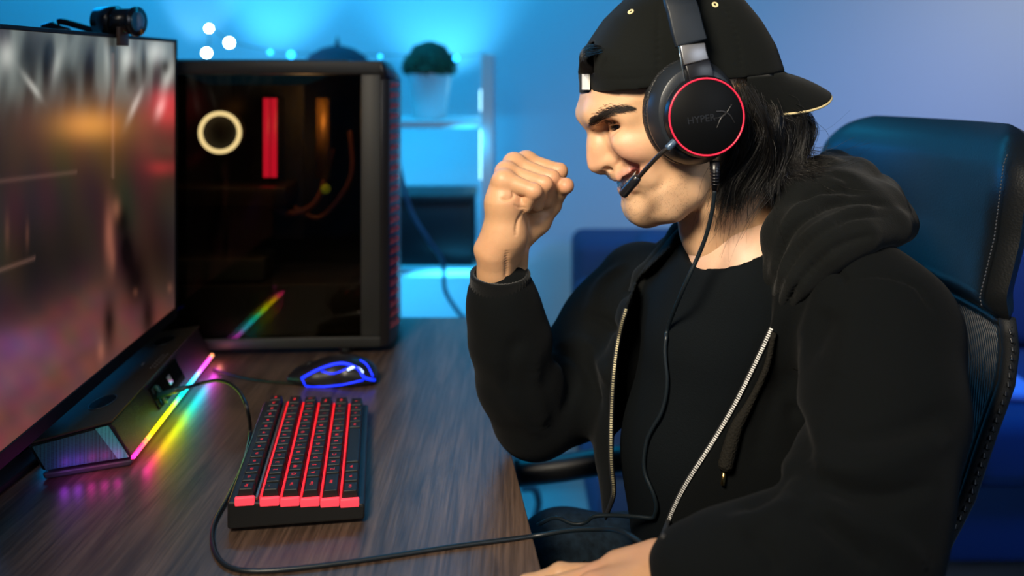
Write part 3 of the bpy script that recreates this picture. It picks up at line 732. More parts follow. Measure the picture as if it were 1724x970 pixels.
# oval dips in the top with rims and the row of touch dots
for px, py, rx in ((182, 677, .034), (282, 574, .034)):
    cpt = at(px, py, 1.09 if py > 600 else 1.345)
    q0 = .058; s_ = (cpt[1]-nb[1])/axb[1]-.012
    zc = np.interp(q0, [.0215, .105], [.0575, .0458])
    tilt = math.atan2(.0117, .0835); M = Matrix.Translation(Vector(bp_(s_, q0, zc+.0004))) @ Matrix.Rotation(math.atan2(axb[1], axb[0]), 4, 'Z') @ Matrix.Rotation(-tilt, 4, 'X')
    MB().lathe([(.024, 0), (.024, .0004), (.0215, .0004)], 40, M, 1.0, .62).build('passive_vent', mat('vent_black', (.002, .002, .002), .7, spec=.1), sbar)
    MB().torus(.024, .0009, M, 44, 6, 1.0, .62).build('vent_rim', mat('vent_rim', (.05, .045, .04), .3, .5), sbar)
dm = MB()
for i in range(7):
    for j in range(2):
        q = .031+.006*j; s = .185+i*.0095; z = np.interp(q, [.0215, .105], [.0575, .0458]); dm.tube([bp_(s, q, z+.0001), bp_(s, q, z+.0004)], .0011, 8)
dm.tube([bp_(.205, .055, .0532), bp_(.216, .055, .0532)], .0006, 6)
dm.build('control_marks', mat('pale_mark', (.30, .30, .28), .5), sbar)['kind'] = 'stuff'
def fp_(s, h, o=0):  # point on the slanted front face at height h, o outwards
    q = .002+(h-.010)/(.0545-.010)*(.0225); return bp_(s, q-o, h)
V = [fp_(.12, .020, .0012), fp_(.245, .020, .0012), fp_(.245, .048, .0012), fp_(.12, .048, .0012)]
V2 = [fp_(.12, .020, -.001), fp_(.245, .020, -.001), fp_(.245, .048, -.001), fp_(.12, .048, -.001)]
MB().add(V+V2, [(0,1,2,3), (7,6,5,4), (0,4,5,1), (1,5,6,2), (2,6,7,3), (3,7,4,0)]).build('port_panel', mat('gloss_black', (.004, .004, .005), .08, coat=.5), sbar, smooth=False)
lg = MB()
for k in range(3):
    s = .187+k*.0045; lg.add([fp_(s, .030+.001*k, .0018), fp_(s+.003, .030+.001*k, .0018), fp_(s+.003, .041, .0018), fp_(s, .041, .0018), fp_(s, .030, .0013), fp_(s+.003, .030, .0013), fp_(s+.003, .041, .0013), fp_(s, .041, .0013)], [(0,1,2,3), (7,6,5,4), (0,4,5,1), (1,5,6,2), (2,6,7,3), (3,7,4,0)])
lg.build('badge', mat('silver_badge', (.45, .45, .45), .3, .5), sbar)
MB().tube([fp_(.14, .044, .001), fp_(.14, .044, .004), fp_(.139, .026, .006), fp_(.139, .022, .005)], [.0028, .003, .003, .0026], 12).build('volume_lever', mat('dark_teal_plastic', (.01, .07, .065), .3), sbar)
pj = fp_(.135, .034, .002)

# ================================================================== KEYBOARD
M_key = mat('keycap_black', (.008, .008, .008), .45, spec=.3); M_kb = mat('keyboard_case', (.010, .010, .0095), .45, spec=.35)
kb = thing('keyboard', 'black compact keyboard with red backlit keys', 'keyboard', (-.1504, .879, .7402), math.radians(98.7))
U1, R1 = .0184, .0198; KL, KW = 14.5*U1+.010, 6*R1+.0165
kb_tilt = .012
def kz(y): return .020+kb_tilt*y/KW
c_ = MB(); V = [(0,0,.004),(KL,0,.004),(KL,KW,.004),(0,KW,.004),(0,0,kz(0)),(KL,0,kz(0)),(KL,KW,kz(KW)),(0,KW,kz(KW))]
c_.add(V, [(0,3,2,1),(4,5,6,7),(0,1,5,4),(1,2,6,5),(2,3,7,6),(3,0,4,7)]); c_.build('keyboard_case', M_kb, kb, local=True, smooth=False, bevel=.003, seg=3)
for x in (.02, KL-.02):
    for y in (.015, KW-.015): MB().tube([(x, y, .0001), (x, y, .0041)], .006, 12).build('rubber_foot', M_black, kb, local=True)
M_red = emis('red_backlight', (1.0, .004, .010), 1.15); M_redhi = emis('red_end_light', (1.0, .035, .055), 1.7); M_leg = emis('red_legend', (1.0, .01, .02), .8)
rows = [
 [(1.25, 'Ctrl'), (1.25, 'Fn'), (1.25, 'Alt'), (5.25, ''), (1, 'Alt'), (1, 'Fn'), (1, '<'), (1, 'v'), (1.5, '>')],
 [(2.25, 'Shift')]+[(1, c) for c in 'ZXCVBNM,./']+[(1, '^'), (1.25, 'End')],
 [(1.75, 'Caps')]+[(1, c) for c in 'ASDFGHJKL;\'']+[(1.75, 'Enter')],
 [(1.5, 'Tab')]+[(1, c) for c in 'QWERTYUIOP[]']+[(1, '\\')],
 [(1, c) for c in '`1234567890-=']+[(1.5, 'Back')],
 [(14.5/14, c) for c in ['Esc']+['F%d' % i for i in range(1, 13)]+['Del']]]
kmesh = {}
for r, row in enumerate(rows):
    y0 = .006+r*R1+(.0045 if r == 5 else 0); x = .005
    for wd, ch_ in row:
        key = (round(wd, 3), ch_ == '')
        zt = kz(y0+R1/2)+.0008
        if key not in kmesh:
            m = MB(); m.taper((.0004, .0004), (wd*U1-.0006, R1-.0024), 0, .0098, .0020); o = m.build('key', M_key, kb, local=True, smooth=False, bevel=.0009); kmesh[key] = o
            if ch_ == '': o['label'] = 'long space bar'
        else:
            o = kmesh[key].copy(); COL.objects.link(o); o.parent = kb
        o.location = (x, y0, zt)
        if ch_:
            text_obj('legend', ch_, .0062 if len(ch_) == 1 else .0042, Matrix.Translation((wd*U1*.5, R1*.56-.002, .0099)), M_leg, o, True, .00008)
        x += wd*U1
    if r < 5:
        MB().box((.006, y0+R1-.0023, kz(y0+R1)-.001), (KL-.006, y0+R1-.0001, kz(y0+R1)+.0022)).build('backlight_strip', M_red, kb, local=True, smooth=False)
    MB().box((-.0002, y0-.0004, kz(y0)-.003), (.0046, y0+R1-.0012, kz(y0)+.0055)).build('end_light', M_redhi, kb, local=True, bevel=.001)
MB().box((.0048, .006+5*R1+.0012, kz(.006+5*R1)-.0005), (KL-.006, .006+5*R1+.0038, kz(.006+5*R1)+.0035)).build('divider_bar', mat('divider_grey', (.07, .06, .055), .35), kb, local=True, bevel=.0005)

# ================================================================== MOUSE
mo_ = thing('mouse', 'black gaming mouse with blue glowing outline', 'mouse', (at(562, 645, 1.285)[0], 1.285, .7401))
mc = np.array([at(562, 645, 1.285)[0], 1.30, .742])
f = Field(mc-np.array([.085, .05, .006]), mc+np.array([.085, .05, .055]), .0018)
f.ell(mc+np.array([.012, 0, .008]), (.052, .030, .030), .01); f.ell(mc+np.array([-.028, 0, .006]), (.040, .029, .018), .015)
f.cone(mc+np.array([-.06, .012, .006]), mc+np.array([-.03, .014, .008]), .006, .010, .01); f.cone(mc+np.array([-.066, -.012, .006]), mc+np.array([-.03, -.014, .008]), .005, .010, .01)
f.cone(mc+np.array([.055, -.016, .006]), mc+np.array([.02, -.018, .012]), .008, .012, .012)
f.D = np.maximum(f.D, (mc[2]-.001-f.ax[2])[None, None, :])
mV, mF = f.mesh(); mV = relax(mV, mF, 2); mt_ = bvh(mV, mF)
mesh_obj('mouse_shell', mV, mF, mat('mouse_shell', (.008, .008, .012), .35), mo_)
M_bl = emis('blue_mouse_glow', (.0, .02, 1.0), 2.4); M_blw = emis('white_blue_glow', (.5, .65, 1.0), 3.5)
for pts, r, m in ((((508, 637), (530, 625), (556, 615), (580, 612), (603, 621), (614, 636), (637, 641)), .0022, M_bl),
                  (((508, 637), (519, 653), (545, 651), (575, 648), (612, 640)), .0013, M_bl),
                  (((541, 625), (562, 629), (590, 618)), .0012, M_bl),
                  (((585, 623), (596, 618), (606, 622), (611, 628)), .0017, M_blw),
                  (((606, 606), (618, 615), (628, 634)), .0014, M_bl)):
    Pm = lay(mt_, pts, .0004, 4)
    if len(Pm) > 2: MB().tube(Pm, r, 6).build('glow_line', m, mo_)
MB().tube([mc+np.array([-.040, -.0035, .020]), mc+np.array([-.040, .0035, .020])], .008, 20).build('scroll_wheel', M_black, mo_)
# ================================================================== CABLES on the desk
M_cab = mat('cable_rubber', (.006, .010, .013), .35)
def deskp(px, py, lift=.0025): 
    Y = (CZ-.74-lift)*FPX/(py-HY); return at(px, py, Y)
Pc = [at(500, 645, 1.28), deskp(485, 645), deskp(440, 641), deskp(400, 634), deskp(360, 622)]
tag(MB().tube(catmull(Pc, 8), .002, 8).build('mouse_cable', M_cab), 'thin black mouse cable running behind the keyboard to the tower', 'cable')
Yp = pj[1]
Pc = [pj, at(312, 653, Yp-.004), at(340, 645, 1.16), at(372, 641, 1.14), at(400, 656, 1.11), at(416, 688, 1.08), deskp(421, 730), deskp(410, 780), deskp(385, 835), deskp(361, 880), deskp(358, 915), deskp(372, 945), deskp(405, 960), deskp(470, 960), deskp(600, 945), deskp(760, 921), deskp(860, 908), deskp(905, 902)]
ycur = Pc[-1][1]
Pc += [at(960, 893, .84), at(1010, 891, .82), at(1040, 893, .79), at(1066, 905, .765), at(1090, 925, .75), at(1120, 960, .74)]
tag(MB().tube(catmull(Pc, 10), .0023, 8).build('audio_cable', M_cab), 'long black cable curving from the sound bar across the desk front to the hand', 'cable')
MB().tube([pj, (pj+Pc[1])/2, Pc[1]], [.0042, .004, .003], 10)
tag(MB().tube([pj+(Pc[1]-pj)*.02, pj+(Pc[1]-pj)*.98], [.0042, .0034], 12).build('audio_plug', mat('teal_plug', (.01, .07, .08), .3)), 'slim teal tinted plug in the sound bar front', 'plug')
# ================================================================== PERSON
M_skin = mat('skin', (.7, .45, .32), .48, vcol='tint', noise=(160, .06), bump=(600, .12), sss=.12, spec=.4)
PSI = math.radians(7)
Fv = np.array([-math.cos(PSI), -math.sin(PSI), 0]); Lv = np.array([-math.sin(PSI), math.cos(PSI), 0]); Uv = np.array([0, 0, 1.])
HC = at(1140, 200, .97); BASIS = np.stack([Fv, Uv, Lv], 1)     # local (forward, up, far side)
CAMn = np.array([0, 0, CZ])
def HL(px, py, wv):
    "photograph point at sideways distance wv from the middle of the head (negative = near side) -> head coordinates"
    d = np.array([(px-CX)/FPX, 1, -(py-HY)/FPX]); t = (wv-(CAMn-HC).dot(Lv))/d.dot(Lv)
    p = CAMn+d*t-HC; return np.array([p.dot(Fv), p.dot(Uv), wv])
def H2W(p): return HC+np.asarray(p) @ BASIS.T
def HW(px, py, wv): return H2W(HL(px, py, wv))

def poly_sdf(PX, PY, poly):
    d = np.full(PX.shape, 9., np.float32); s = np.ones(PX.shape, np.float32); n = len(poly)
    for i in range(n):
        a = poly[i]; b = poly[i-1]; e = b-a; wx = PX-a[0]; wy = PY-a[1]
        t = np.clip((wx*e[0]+wy*e[1])/e.dot(e), 0, 1); d = np.minimum(d, (wx-e[0]*t)**2+(wy-e[1]*t)**2)
        c1 = PY >= a[1]; c2 = PY < b[1]; c3 = e[0]*wy > e[1]*wx
        s = np.where((c1 & c2 & c3) | (~c1 & ~c2 & ~c3), -s, s)
    return s*np.sqrt(d)
# ---- head
hh = .0015
hf = Field((-.115, -.135, -.093), (.125, .125, 2*hh), hh)
prof_px = [(1000, 100), (985, 135), (979, 165), (977, 190), (984, 204), (1001, 216), (1008, 232), (1014, 250), (1024, 270), (1035, 286), (1040, 298), (1049, 312), (1058, 326), (1061, 338), (1058, 350), (1062, 366), (1078, 376), (1100, 373), (1135, 361), (1165, 348), (1200, 330), (1250, 260), (1288, 180), (1294, 120), (1270, 60), (1220, 15), (1150, -2), (1080, 5), (1030, 45)]
sag = np.array([HL(a, b, 0)[:2] for a, b in prof_px])
def blur2(A_, n):
    for _ in range(n):
        B_ = np.pad(A_, 1, mode='edge'); A_ = (B_[:-2, 1:-1]+B_[2:, 1:-1]+B_[1:-1, :-2]+B_[1:-1, 2:]+4*A_)/8
    return A_
U2, V2 = np.meshgrid(hf.ax[0], hf.ax[1], indexing='ij')
sagc = catmull(np.vstack([np.c_[sag, np.zeros(len(sag))], [*sag[0], 0]]), 4)[:-1, :2]
sd = blur2(poly_sdf(U2, V2, sagc), 4)
pyv = HY+(CZ-(HC[2]+V2))/.97*FPX
Wm = np.interp(pyv, [0, 60, 120, 180, 220, 255, 285, 310, 335, 355, 378], [.060, .073, .077, .0745, .0715, .0690, .065, .0600, .0530, .047, .040])
Ee = np.interp(pyv, [0, 150, 220, 270, 300, 330, 360], [.100, .092, .092, .100, .098, .075, .050])
Wm = blur2(Wm, 40); Ee = blur2(Ee, 40)
q_ = np.maximum(1+sd/Ee, 0)[:, :, None]; ww = (np.abs(hf.ax[2])[None, None, :]/Wm[:, :, None])
f0 = (q_**2.3+ww**2.5)**(1/2.4)-1
g0, g1, g2_ = np.gradient(f0, hh); g = np.sqrt(g0**2+g1**2+g2_**2)
hf.D = (f0/np.maximum(g, 9)).astype(np.float32)
# features; all on the near half, mirrored afterwards
_O = (CAMn-HC) @ BASIS
def HS(px, py, sink=0.0):
    "the point of the head surface seen at this place of the photograph (head coordinates)"
    d = np.array([(px-CX)/FPX, 1, -(py-HY)/FPX]) @ BASIS; t = np.arange(.80, 1.06, .0004)[:, None]; P_ = _O+d*t
    I = np.round((P_-hf.lo)/hf.h).astype(int); ok = ((I >= 0) & (I < hf.n)).all(1); I = np.clip(I, 0, hf.n-1)
    v = np.where(ok, hf.D[I[:, 0], I[:, 1], I[:, 2]], .2); k = np.argmax(v < 0) if (v < 0).any() else np.argmin(v)
    p = P_[k]+d/np.linalg.norm(d)*sink; return p
C = lambda a, b, w_, r: (HL(a, b, w_), r)
hf.chain([C(1001, 214, 0, .0060), C(1003, 240, 0, .0062), C(1002, 262, 0, .0072), C(1003, 277, 0, .0088)], .010)      # nose bridge and tip
hf.chain([C(1004, 216, -.003, .006), C(1010, 245, -.006, .008), C(1018, 272, -.009, .0085)], .010)
hf.ell(HS(1033, 269, .0050), (.0080, .0078, .0068), .005); hf.chain([(HS(1043, 262, .0005), .0012), (HS(1044, 272, .0005), .0016), (HS(1038, 281, .0005), .001)], .004, sub=True)                                        # wing
hf.chain([C(1012, 288, 0, .0035), C(1030, 288, 0, .003)], .006)
hf.chain([C(993, 200, -.008, .0055), C(1004, 194, -.022, .0065), C(1027, 190, -.038, .0065), C(1058, 197, -.053, .006)], .016)   # brow ridge
hf.ell(HL(1030, 214, -.034), (.0125, .0105, .017), .012, sub=True)                             # socket
EC = HL(1047, 212, -.0315); ER = .0122
                                                   # cheek
hf.ell(HL(1080, 240, -.048), (.030, .010, .012), .02)
hf.chain([C(1037, 290, 0, .0045), C(1043, 290, -.012, .0065), C(1060, 285, -.022, .006)], .012)
hf.ell(HL(1078, 352, 0), (.0135, .013, .016), .012); hf.ell(HL(1074, 342, -.010), (.010, .008, .014), .014)                  # chin
UL = [(HL(1036, 299, 0), .0036), (HS(1044, 297, .001), .0035), (HS(1054, 291, .001), .0028), (HS(1065, 286.5, .001), .0022), (HS(1077, 284, .0005), .0014)]
LLp = [(HL(1055, 327, 0), .0058), (HS(1061, 322, .001), .0054), (HS(1068, 312, .001), .0046), (HS(1075, 300, .001), .0034), (HS(1080, 289, .0005), .0020)]
MO = [(HL(1042, 311, 0), .0060), (HS(1049, 307, .001), .0062), (HS(1059, 300, .001), .0060), (HS(1069, 293, .001), .0044), (HS(1077, 287, .0005), .0015)]
SMF = [(HS(1043, 260), .0016), (HS(1055, 267), .0026), (HS(1068, 276), .0026), (HS(1081, 288), .0024), (HS(1087, 302), .0010)]
FB = [(HS(1090, 286, .003), .0040), (HS(1095, 300, .003), .0045), (HS(1090, 316, .003), .003)]
CHK = HS(1076, 253, .014)
hf.ell(CHK, (.018, .0095, .0105), .016)
hf.chain(UL, .006); hf.chain(LLp, .007)
hf.chain(MO, .003, sub=True)
hf.chain([(p+np.array([-.004, 0, .003]), r) for p, r in MO], .003, sub=True)
hf.chain(SMF, .009, sub=True); hf.chain(FB, .014)
hf.ell(HS(1025, 284, .001), (.0058, .0028, .0040), .003, sub=True)                                # nostril
hf.chain([C(1066, 334, -.004, .003), C(1074, 332, -.014, .003)], .010, sub=True)
hf.chain([C(1092, 354, -.014, .011), C(1130, 344, -.040, .012), C(1163, 318, -.054, .011), C(1170, 270, -.060, .010)], .022)      # jaw
# eyelids: a thin ball around the eye with a narrow opening
hf.ell(EC, (ER+.0022,)*3, .004)
def ed(*d):
    d = np.array(d, float); return EC+d/np.linalg.norm(d)*(ER+.0012)
hf.chain([(ed(.86, -.34, .38), .0008), (ed(.95, -.24, .02), .0028), (ed(.86, -.15, -.45), .0031), (ed(.62, .00, -.78), .0025), (ed(.30, .07, -.95), .0014), (ed(.02, .09, -1), .0007)], .001, sub=True)
hf.ell(EC, (ER-.0002,)*3, .0005, sub=True)
hf.chain([(EC+np.array([.010, -.0095, .006]), .002), (EC+np.array([.008, -.011, -.004]), .0028), (EC+np.array([.001, -.009, -.012]), .0018)], .006)  # bag
hf.chain([(EC+np.array([.012, .0055, .006]), .0022), (EC+np.array([.0115, .0075, -.004]), .0026), (EC+np.array([.004, .0055, -.0125]), .002)], .004)  # upper lid fold
# ear
hf.ell(HL(1168, 225, -.076), (.018, .030, .008), .008); hf.ell(HL(1160, 228, -.084), (.008, .016, .006), .004, sub=True)
nz_ = hf.D.shape[2]; half = hf.D[:, :, :nz_-2]            # up to the middle plane
full = np.concatenate([half, half[:, :, -2::-1]], 2)
hf2 = Field((-.115, -.20, -.093), (.125, .125, .093), hh)
big = np.full((full.shape[0], hf2.n[1], full.shape[2]), .2, np.float32); off = int(round((-.135+.20)/hh))
big[:, off:off+full.shape[1], :] = full[:, :big.shape[1]-off, :]; hf2.D = big; hf2.n = np.array(big.shape)
hf2.ax = [(hf2.lo[i]+hh*np.arange(hf2.n[i])).astype(np.float32) for i in range(3)]
n0 = HL(1196, 270, 0); n1 = HL(1238, 400, .012); n2 = HL(1262, 480, .02)
hf2.chain([(n0, .050), (n1, .056), (n2, .066)], .018)
hf2.chain([(HL(1200, 300, -.046), .006), (HL(1205, 350, -.047), .010), (HL(1196, 425, -.020), .008)], .02)
hf2.ell(HL(1168, 388, 0), (.012, .016, .012), .02)
hV, hF = hf2.mesh()
hV = relax(hV, hF, 1, .4)
def skin_tint(P):
    "P in head coordinates"
    n = len(P); c = np.tile(np.array([.58, .345, .195]), (n, 1)); aw = -np.abs(P[:, 2])
    def blob(q, r): return np.exp(-(((P[:, 0]-q[0])/r[0])**2+((P[:, 1]-q[1])/r[1])**2+((aw-q[2])/r[2])**2))
    def mixc(c, m, col): return c*(1-m[:, None])+np.array(col)*m[:, None]
    c = mixc(c, .6*blob(HL(1062, 258, -.045), (.025, .018, .02)), (.72, .32, .25))
    c = mixc(c, .5*blob(HL(1003, 272, 0), (.012, .015, .014)), (.70, .30, .23))
    # beard shadow
    jl = np.clip((-P[:, 1]-.045)/.03, 0, 1)*np.clip((P[:, 0]+.03)/.04, 0, 1)*np.clip(1.1-.5*0, 0, 1)
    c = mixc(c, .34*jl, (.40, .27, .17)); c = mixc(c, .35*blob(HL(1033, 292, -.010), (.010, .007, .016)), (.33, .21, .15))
    for a, b in (([p for p, r in UL], .0042), ([p for p, r in LLp], .0050)):
        Q = densify(np.array(a), .001); d = np.full(n, 9.)
        Pm = P.copy(); Pm[:, 2] = aw
        sel = blob(HL(1055, 305, -.012), (.04, .03, .03)) > .05
        for q in Q: d[sel] = np.minimum(d[sel], ((Pm[sel]-q)**2).sum(1))
        c = mixc(c, np.clip(1.6-np.sqrt(d)/b, 0, 1), (.55, .20, .18))
    # inside of the mouth
    Q = densify(np.array([p+np.array([-.004, 0, .002]) for p, r in MO]), .0015)
    Pm = P.copy(); Pm[:, 2] = aw; d = np.full(n, 9.)
    for q in Q: d = np.minimum(d, ((Pm-q)**2).sum(1))
    c = mixc(c, np.clip(1.5-np.sqrt(d)/.0052, 0, 1), (.13, .025, .025))
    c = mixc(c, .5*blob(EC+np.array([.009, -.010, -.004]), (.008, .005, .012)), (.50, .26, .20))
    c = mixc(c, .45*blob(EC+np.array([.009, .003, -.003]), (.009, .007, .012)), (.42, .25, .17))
    return c
hcol = skin_tint(hV); hVw = H2W(hV)
hF = hF[:, ::1]
headtree = bvh(hVw, hF)

# ---- raised right fist
def hand_tint(P, kn, base=(.50, .28, .145)):
    c = np.tile(np.array(base), (len(P), 1))
    for q, r, s in kn:
        m = s*np.exp(-((P-q)**2).sum(1)/r**2); c = c*(1-m[:, None])+np.array((.52, .20, .12))*m[:, None]
    return c
ff = Field(at(785, 560, .99)-np.array([0, .09, 0]), at(975, 250, .99)+np.array([0, .085, .01]), .0012)
A = at
ff.chain([(A(842, 560, .985), .020), (A(834, 460, .962), .0195), (A(832, 425, .952), .0205)], .006)     # forearm, ulna side
ff.chain([(A(858, 560, .995), .020), (A(866, 470, .985), .0145), (A(868, 425, .98), .0150)], .006)         # radius side
ff.cone(A(814, 418, .955), A(818, 422, .955), .009, .009, .010)                                                # wrist bone
ff.chain([(A(850, 420, .965), .021), (A(850, 395, .955), .023), (A(849, 340, .950), .0195), (A(850, 312, .950), .0150)], .012)   # heel of the hand
for m_, r0 in ((A(849, 305, .948), .0115), (A(853, 290, .962), .0125), (A(866, 275, .982), .0130), (A(888, 272, 1.002), .0125)):
    ff.cone(A(850, 390, .968), m_, .020, r0, .008)
fing = [  # knuckle, first joint, second joint, tip, radii
    (A(848, 304, .944), A(899, 322, .936), A(884, 346, .944), A(866, 339, .952), .0112, .0084, .0078),
    (A(851, 289, .960), A(917, 310, .953), A(903, 345, .960), A(884, 352, .970), .0102, .0085, .0080),
    (A(864, 276, .980), A(929, 300, .972), A(918, 338, .978), A(900, 350, .985), .0104, .0089, .0084),
    (A(884, 271, 1.000), A(942, 288, .992), A(936, 322, .996), A(915, 338, 1.0), .0102, .0086, .0082)]
hidden = []
for i, (a, b, c_, d_, r0, r1, r2) in enumerate(fing):
    t = ff.like()
    t.cone(a, b, r0, r1, 0); t.cone(b, c_, r1, r2, .002); t.cone(c_, d_, r2, r2*.9, .003); t.ell(b, (r1*1.06,)*3, .003)
    ff.D = smin(ff.D, t.D, .0036)
    ff.cone(A(850, 330, .965), a, .018, r0, .006)
t = ff.like()
t.chain([(A(874, 400, .985), .0165), (A(905, 372, .99), .0150), (A(928, 345, .992), .0110), (A(938, 326, .985), .0092), (A(953, 312, .972), .0084)], .006)
t.ell(A(952, 314, .970), (.0085, .0095, .0085), .004)
ff.D = smin(ff.D, t.D, .004)
ff.chain([(A(852, 333, .928), .0012), (A(866, 330, .930), .0016), (A(880, 334, .932), .001)], .003, sub=True)
fV, fF = ff.mesh(); fV = relax(fV, fF, 1, .4)
ft_ = bvh(fV, fF)
fV = crease(fV, fF, ft_, [([(840, 333), (853, 337), (864, 331), (861, 321)], -.0014, .0014), ([(861, 322), (872, 330), (886, 332)], -.0012, .0012), ([(864, 343), (872, 349), (884, 350)], -.0010, .0012), ([(853, 420), (853, 445), (852, 470)], -.0016, .0030), ([(868, 400), (872, 372), (884, 352)], -.0018, .0025), ([(870, 262), (900, 272), (925, 282)], .0006, .004)])
kn = [(f_[0], .012, .35) for f_ in fing]+[(f_[1], .010, .55) for f_ in fing]+[(A(955, 311, .96), .013, .5), (A(862, 340, .94), .012, .4), (A(830, 415, .95), .02, .3)]
fcol = hand_tint(fV, kn)
# ---- left hand resting by the desk edge
lf = Field(np.array([-.10, .62, .725]), np.array([.22, .82, .86]), .0018)
wr = A(1170, 985, .722); 
lf.chain([(A(1280, 990, .71), .033), (A(1222, 985, .715), .029), (wr, .0255), (A(1127, 983, .725), .0255)], .012)
lf.cone(wr+np.array([0, .012, .0]), A(1127, 965, .735), .022, .022, .01)
mcp = [A(1017, 972, .755), A(1004, 975, .735), A(1000, 990, .713), A(1007, 1010, .693)]
for m_ in mcp: lf.cone(A(1122, 978, .727), m_, .0215, .0125, .008)
lf.cone(A(1102, 945, .742), A(1042, 955, .742), .0155, .0125, .014)
fl = [.047, .051, .047, .037]; 
for i, m_ in enumerate(mcp):
    dirv = np.array([-.90, (1.5-i)*.05, -.42]); dirv /= np.linalg.norm(dirv); L_ = fl[i]
    p1 = m_+dirv*L_*.9; p2 = p1+np.array([-.62, 0, -.74])*L_*.45; p3 = p2+np.array([-.9, 0, -.25])*L_*.40
    p2[2] = max(p2[2], .7512); p3[2] = max(p3[2], .7495); p1[2] = max(p1[2], .757)
    lf.chain([(m_, .0115), (p1, .0095), (p2, .0085), (p3, .0078)], .004)
lf.chain([(A(1112, 990, .745), .017), (A(1052, 1010, .775), .0135), (A(1002, 1018, .790), .0105), (A(967, 1030, .795), .0095)], .006)
lV, lF = lf.mesh(); lV = relax(lV, lF, 1, .4)
lcol = hand_tint(lV, [(m_, .016, .45) for m_ in mcp]+[(A(1082, 950, .73), .03, .25)])
# ---- torso core under the clothes (one body)
cf = Field((.02, .62, .44), (.55, 1.32, 1.08), .008)
NB_ = A(1250, 430, .975)
SN, SF = A(1440, 500, .885), A(1080, 520, 1.14)
cf.chain([(NB_, .055), (A(1290, 560, 1.0), .10), (A(1290, 760, 1.0), .105), (A(1300, 960, 1.02), .12)], .05)
cf.chain([(SN, .045), (NB_+np.array([.02, 0, -.03]), .05), (SF, .045)], .05)
cf.chain([(SN, .045), (A(1460, 930, .745), .034), (A(1260, 985, .712), .032)], .02)
cf.chain([(SF, .045), (A(905, 690, 1.05), .036), (A(848, 540, .985), .022)], .02)
cV, cF = cf.mesh()
allV = np.concatenate([hVw, fV, lV, cV]); o1 = len(hVw); o2 = o1+len(fV); o3 = o2+len(lV)
allF = np.concatenate([hF, fF+o1, lF+o2, cF+o3])
allC = np.concatenate([hcol, fcol, lcol, np.tile(np.array([.62, .38, .26]), (len(cV), 1))])
person = thing('person', 'young man in black hoodie and backwards cap raising a clenched fist', 'person', (.30, 1.0, 0))
mesh_obj('body', allV, allF, M_skin, person, cols=allC)
fisttree = bvh(fV, fF); lhtree = bvh(lV, lF)

# ---- eyes, teeth, brows
for sgn in (1, -1):
    ec = EC*np.array([1, 1, sgn]); gd = np.array([.80, -.15, -.56]); gd /= np.linalg.norm(gd)
    Mx = Vector(gd).to_track_quat('Z', 'Y').to_matrix()
    V, F = ball((0, 0, 0), ER-.0003, 40, 40, Mx); V = np.array(V)
    dt = V @ gd/(ER-.0003)
    cc_ = np.where((dt > .90)[:, None], np.array([.004, .003, .003]), np.where((dt > .80)[:, None], np.array([.045, .022, .010]), np.array([.62, .56, .52])))
    V = H2W(V+ec); mesh_obj('eye', V, F, mat('eye_surface', (.8, .8, .8), .08, vcol='tint', coat=.6), person, cols=cc_)
TE = MB()
mo_p = [p+np.array([-.0024, .0020, .0016]) for p, r in MO]; mo_p[0] = MO[0][0]+np.array([-.0022, .0024, 0]); arc = catmull([mo_p[1]*np.array([1, 1, -1])]+mo_p[:4]+[mo_p[4]], 8)
dd = np.concatenate([[0], np.cumsum(np.linalg.norm(np.diff(arc, axis=0), axis=1))]); wT = [.0078, .0078, .0064, .0066, .0060, .0058]
s = dd[8]-.004; upv = np.array([-.42, .90, 0]); upv /= np.linalg.norm(upv)
for i, wt in enumerate(wT):
    def pt(q): return np.array([np.interp(q, dd, arc[:, k]) for k in range(3)])
    a, b = pt(s+.0001), pt(s+wt-.0001); s += wt; mid_ = (a+b)/2; tx = (b-a)/np.linalg.norm(b-a); nn = np.cross(upv, tx); 
    if nn[0] < 0: nn = -nn
    hgt = .0058-.0005*i; V = []
    for zz, k in ((-.003, 0), (-.0005, 1), (.0010, 1), (.0010, 0)): pass
    for (sy, inset, fwd) in ((-1, .0006, -.0004), (-.6, 0, .0006), (0, 0, .0010), (1, .0001, .0004)):
        V += [mid_-tx*(wt/2-inset)+upv*hgt*sy+nn*(fwd-.0012), mid_-tx*(wt*.22)+upv*hgt*sy+nn*fwd, mid_+tx*(wt*.22)+upv*hgt*sy+nn*fwd, mid_+tx*(wt/2-inset)+upv*hgt*sy+nn*(fwd-.0012)]
    F = [(r*4+c2, r*4+c2+1, (r+1)*4+c2+1, (r+1)*4+c2) for r in range(3) for c2 in range(3)]
    TE.add([H2W(v) for v in V], F)
TE.build('teeth', mat('teeth', (.88, .84, .76), .22, coat=.3), person)
def strands(name, S, r0, parent, m, k=3, tip=.15):
    "S: array (n strands, n points, 3)"
    n, q, _ = S.shape; T = np.gradient(S, axis=1); T /= np.linalg.norm(T, axis=2, keepdims=True)+1e-9
    Nn = np.cross(T, np.array([.31, .77, .55])); Nn /= np.linalg.norm(Nn, axis=2, keepdims=True)+1e-9; B = np.cross(T, Nn)
    rad = np.linspace(1, tip, q)[None, :, None]*np.broadcast_to(np.asarray(r0), (n,))[:, None, None]
    V = np.stack([S+rad*(math.cos(2*PI*j/k)*Nn+math.sin(2*PI*j/k)*B) for j in range(k)], 2).reshape(-1, 3)
    b = (np.arange(n)*q*k)[:, None, None]+(np.arange(q-1)*k)[None, :, None]; j = np.arange(k)[None, None, :]; j2 = (j+1) % k
    F = np.stack(np.broadcast_arrays(b+j, b+j2, b+k+j2, b+k+j), -1).reshape(-1, 4)
    return mesh_obj(name, V, F, m, parent)
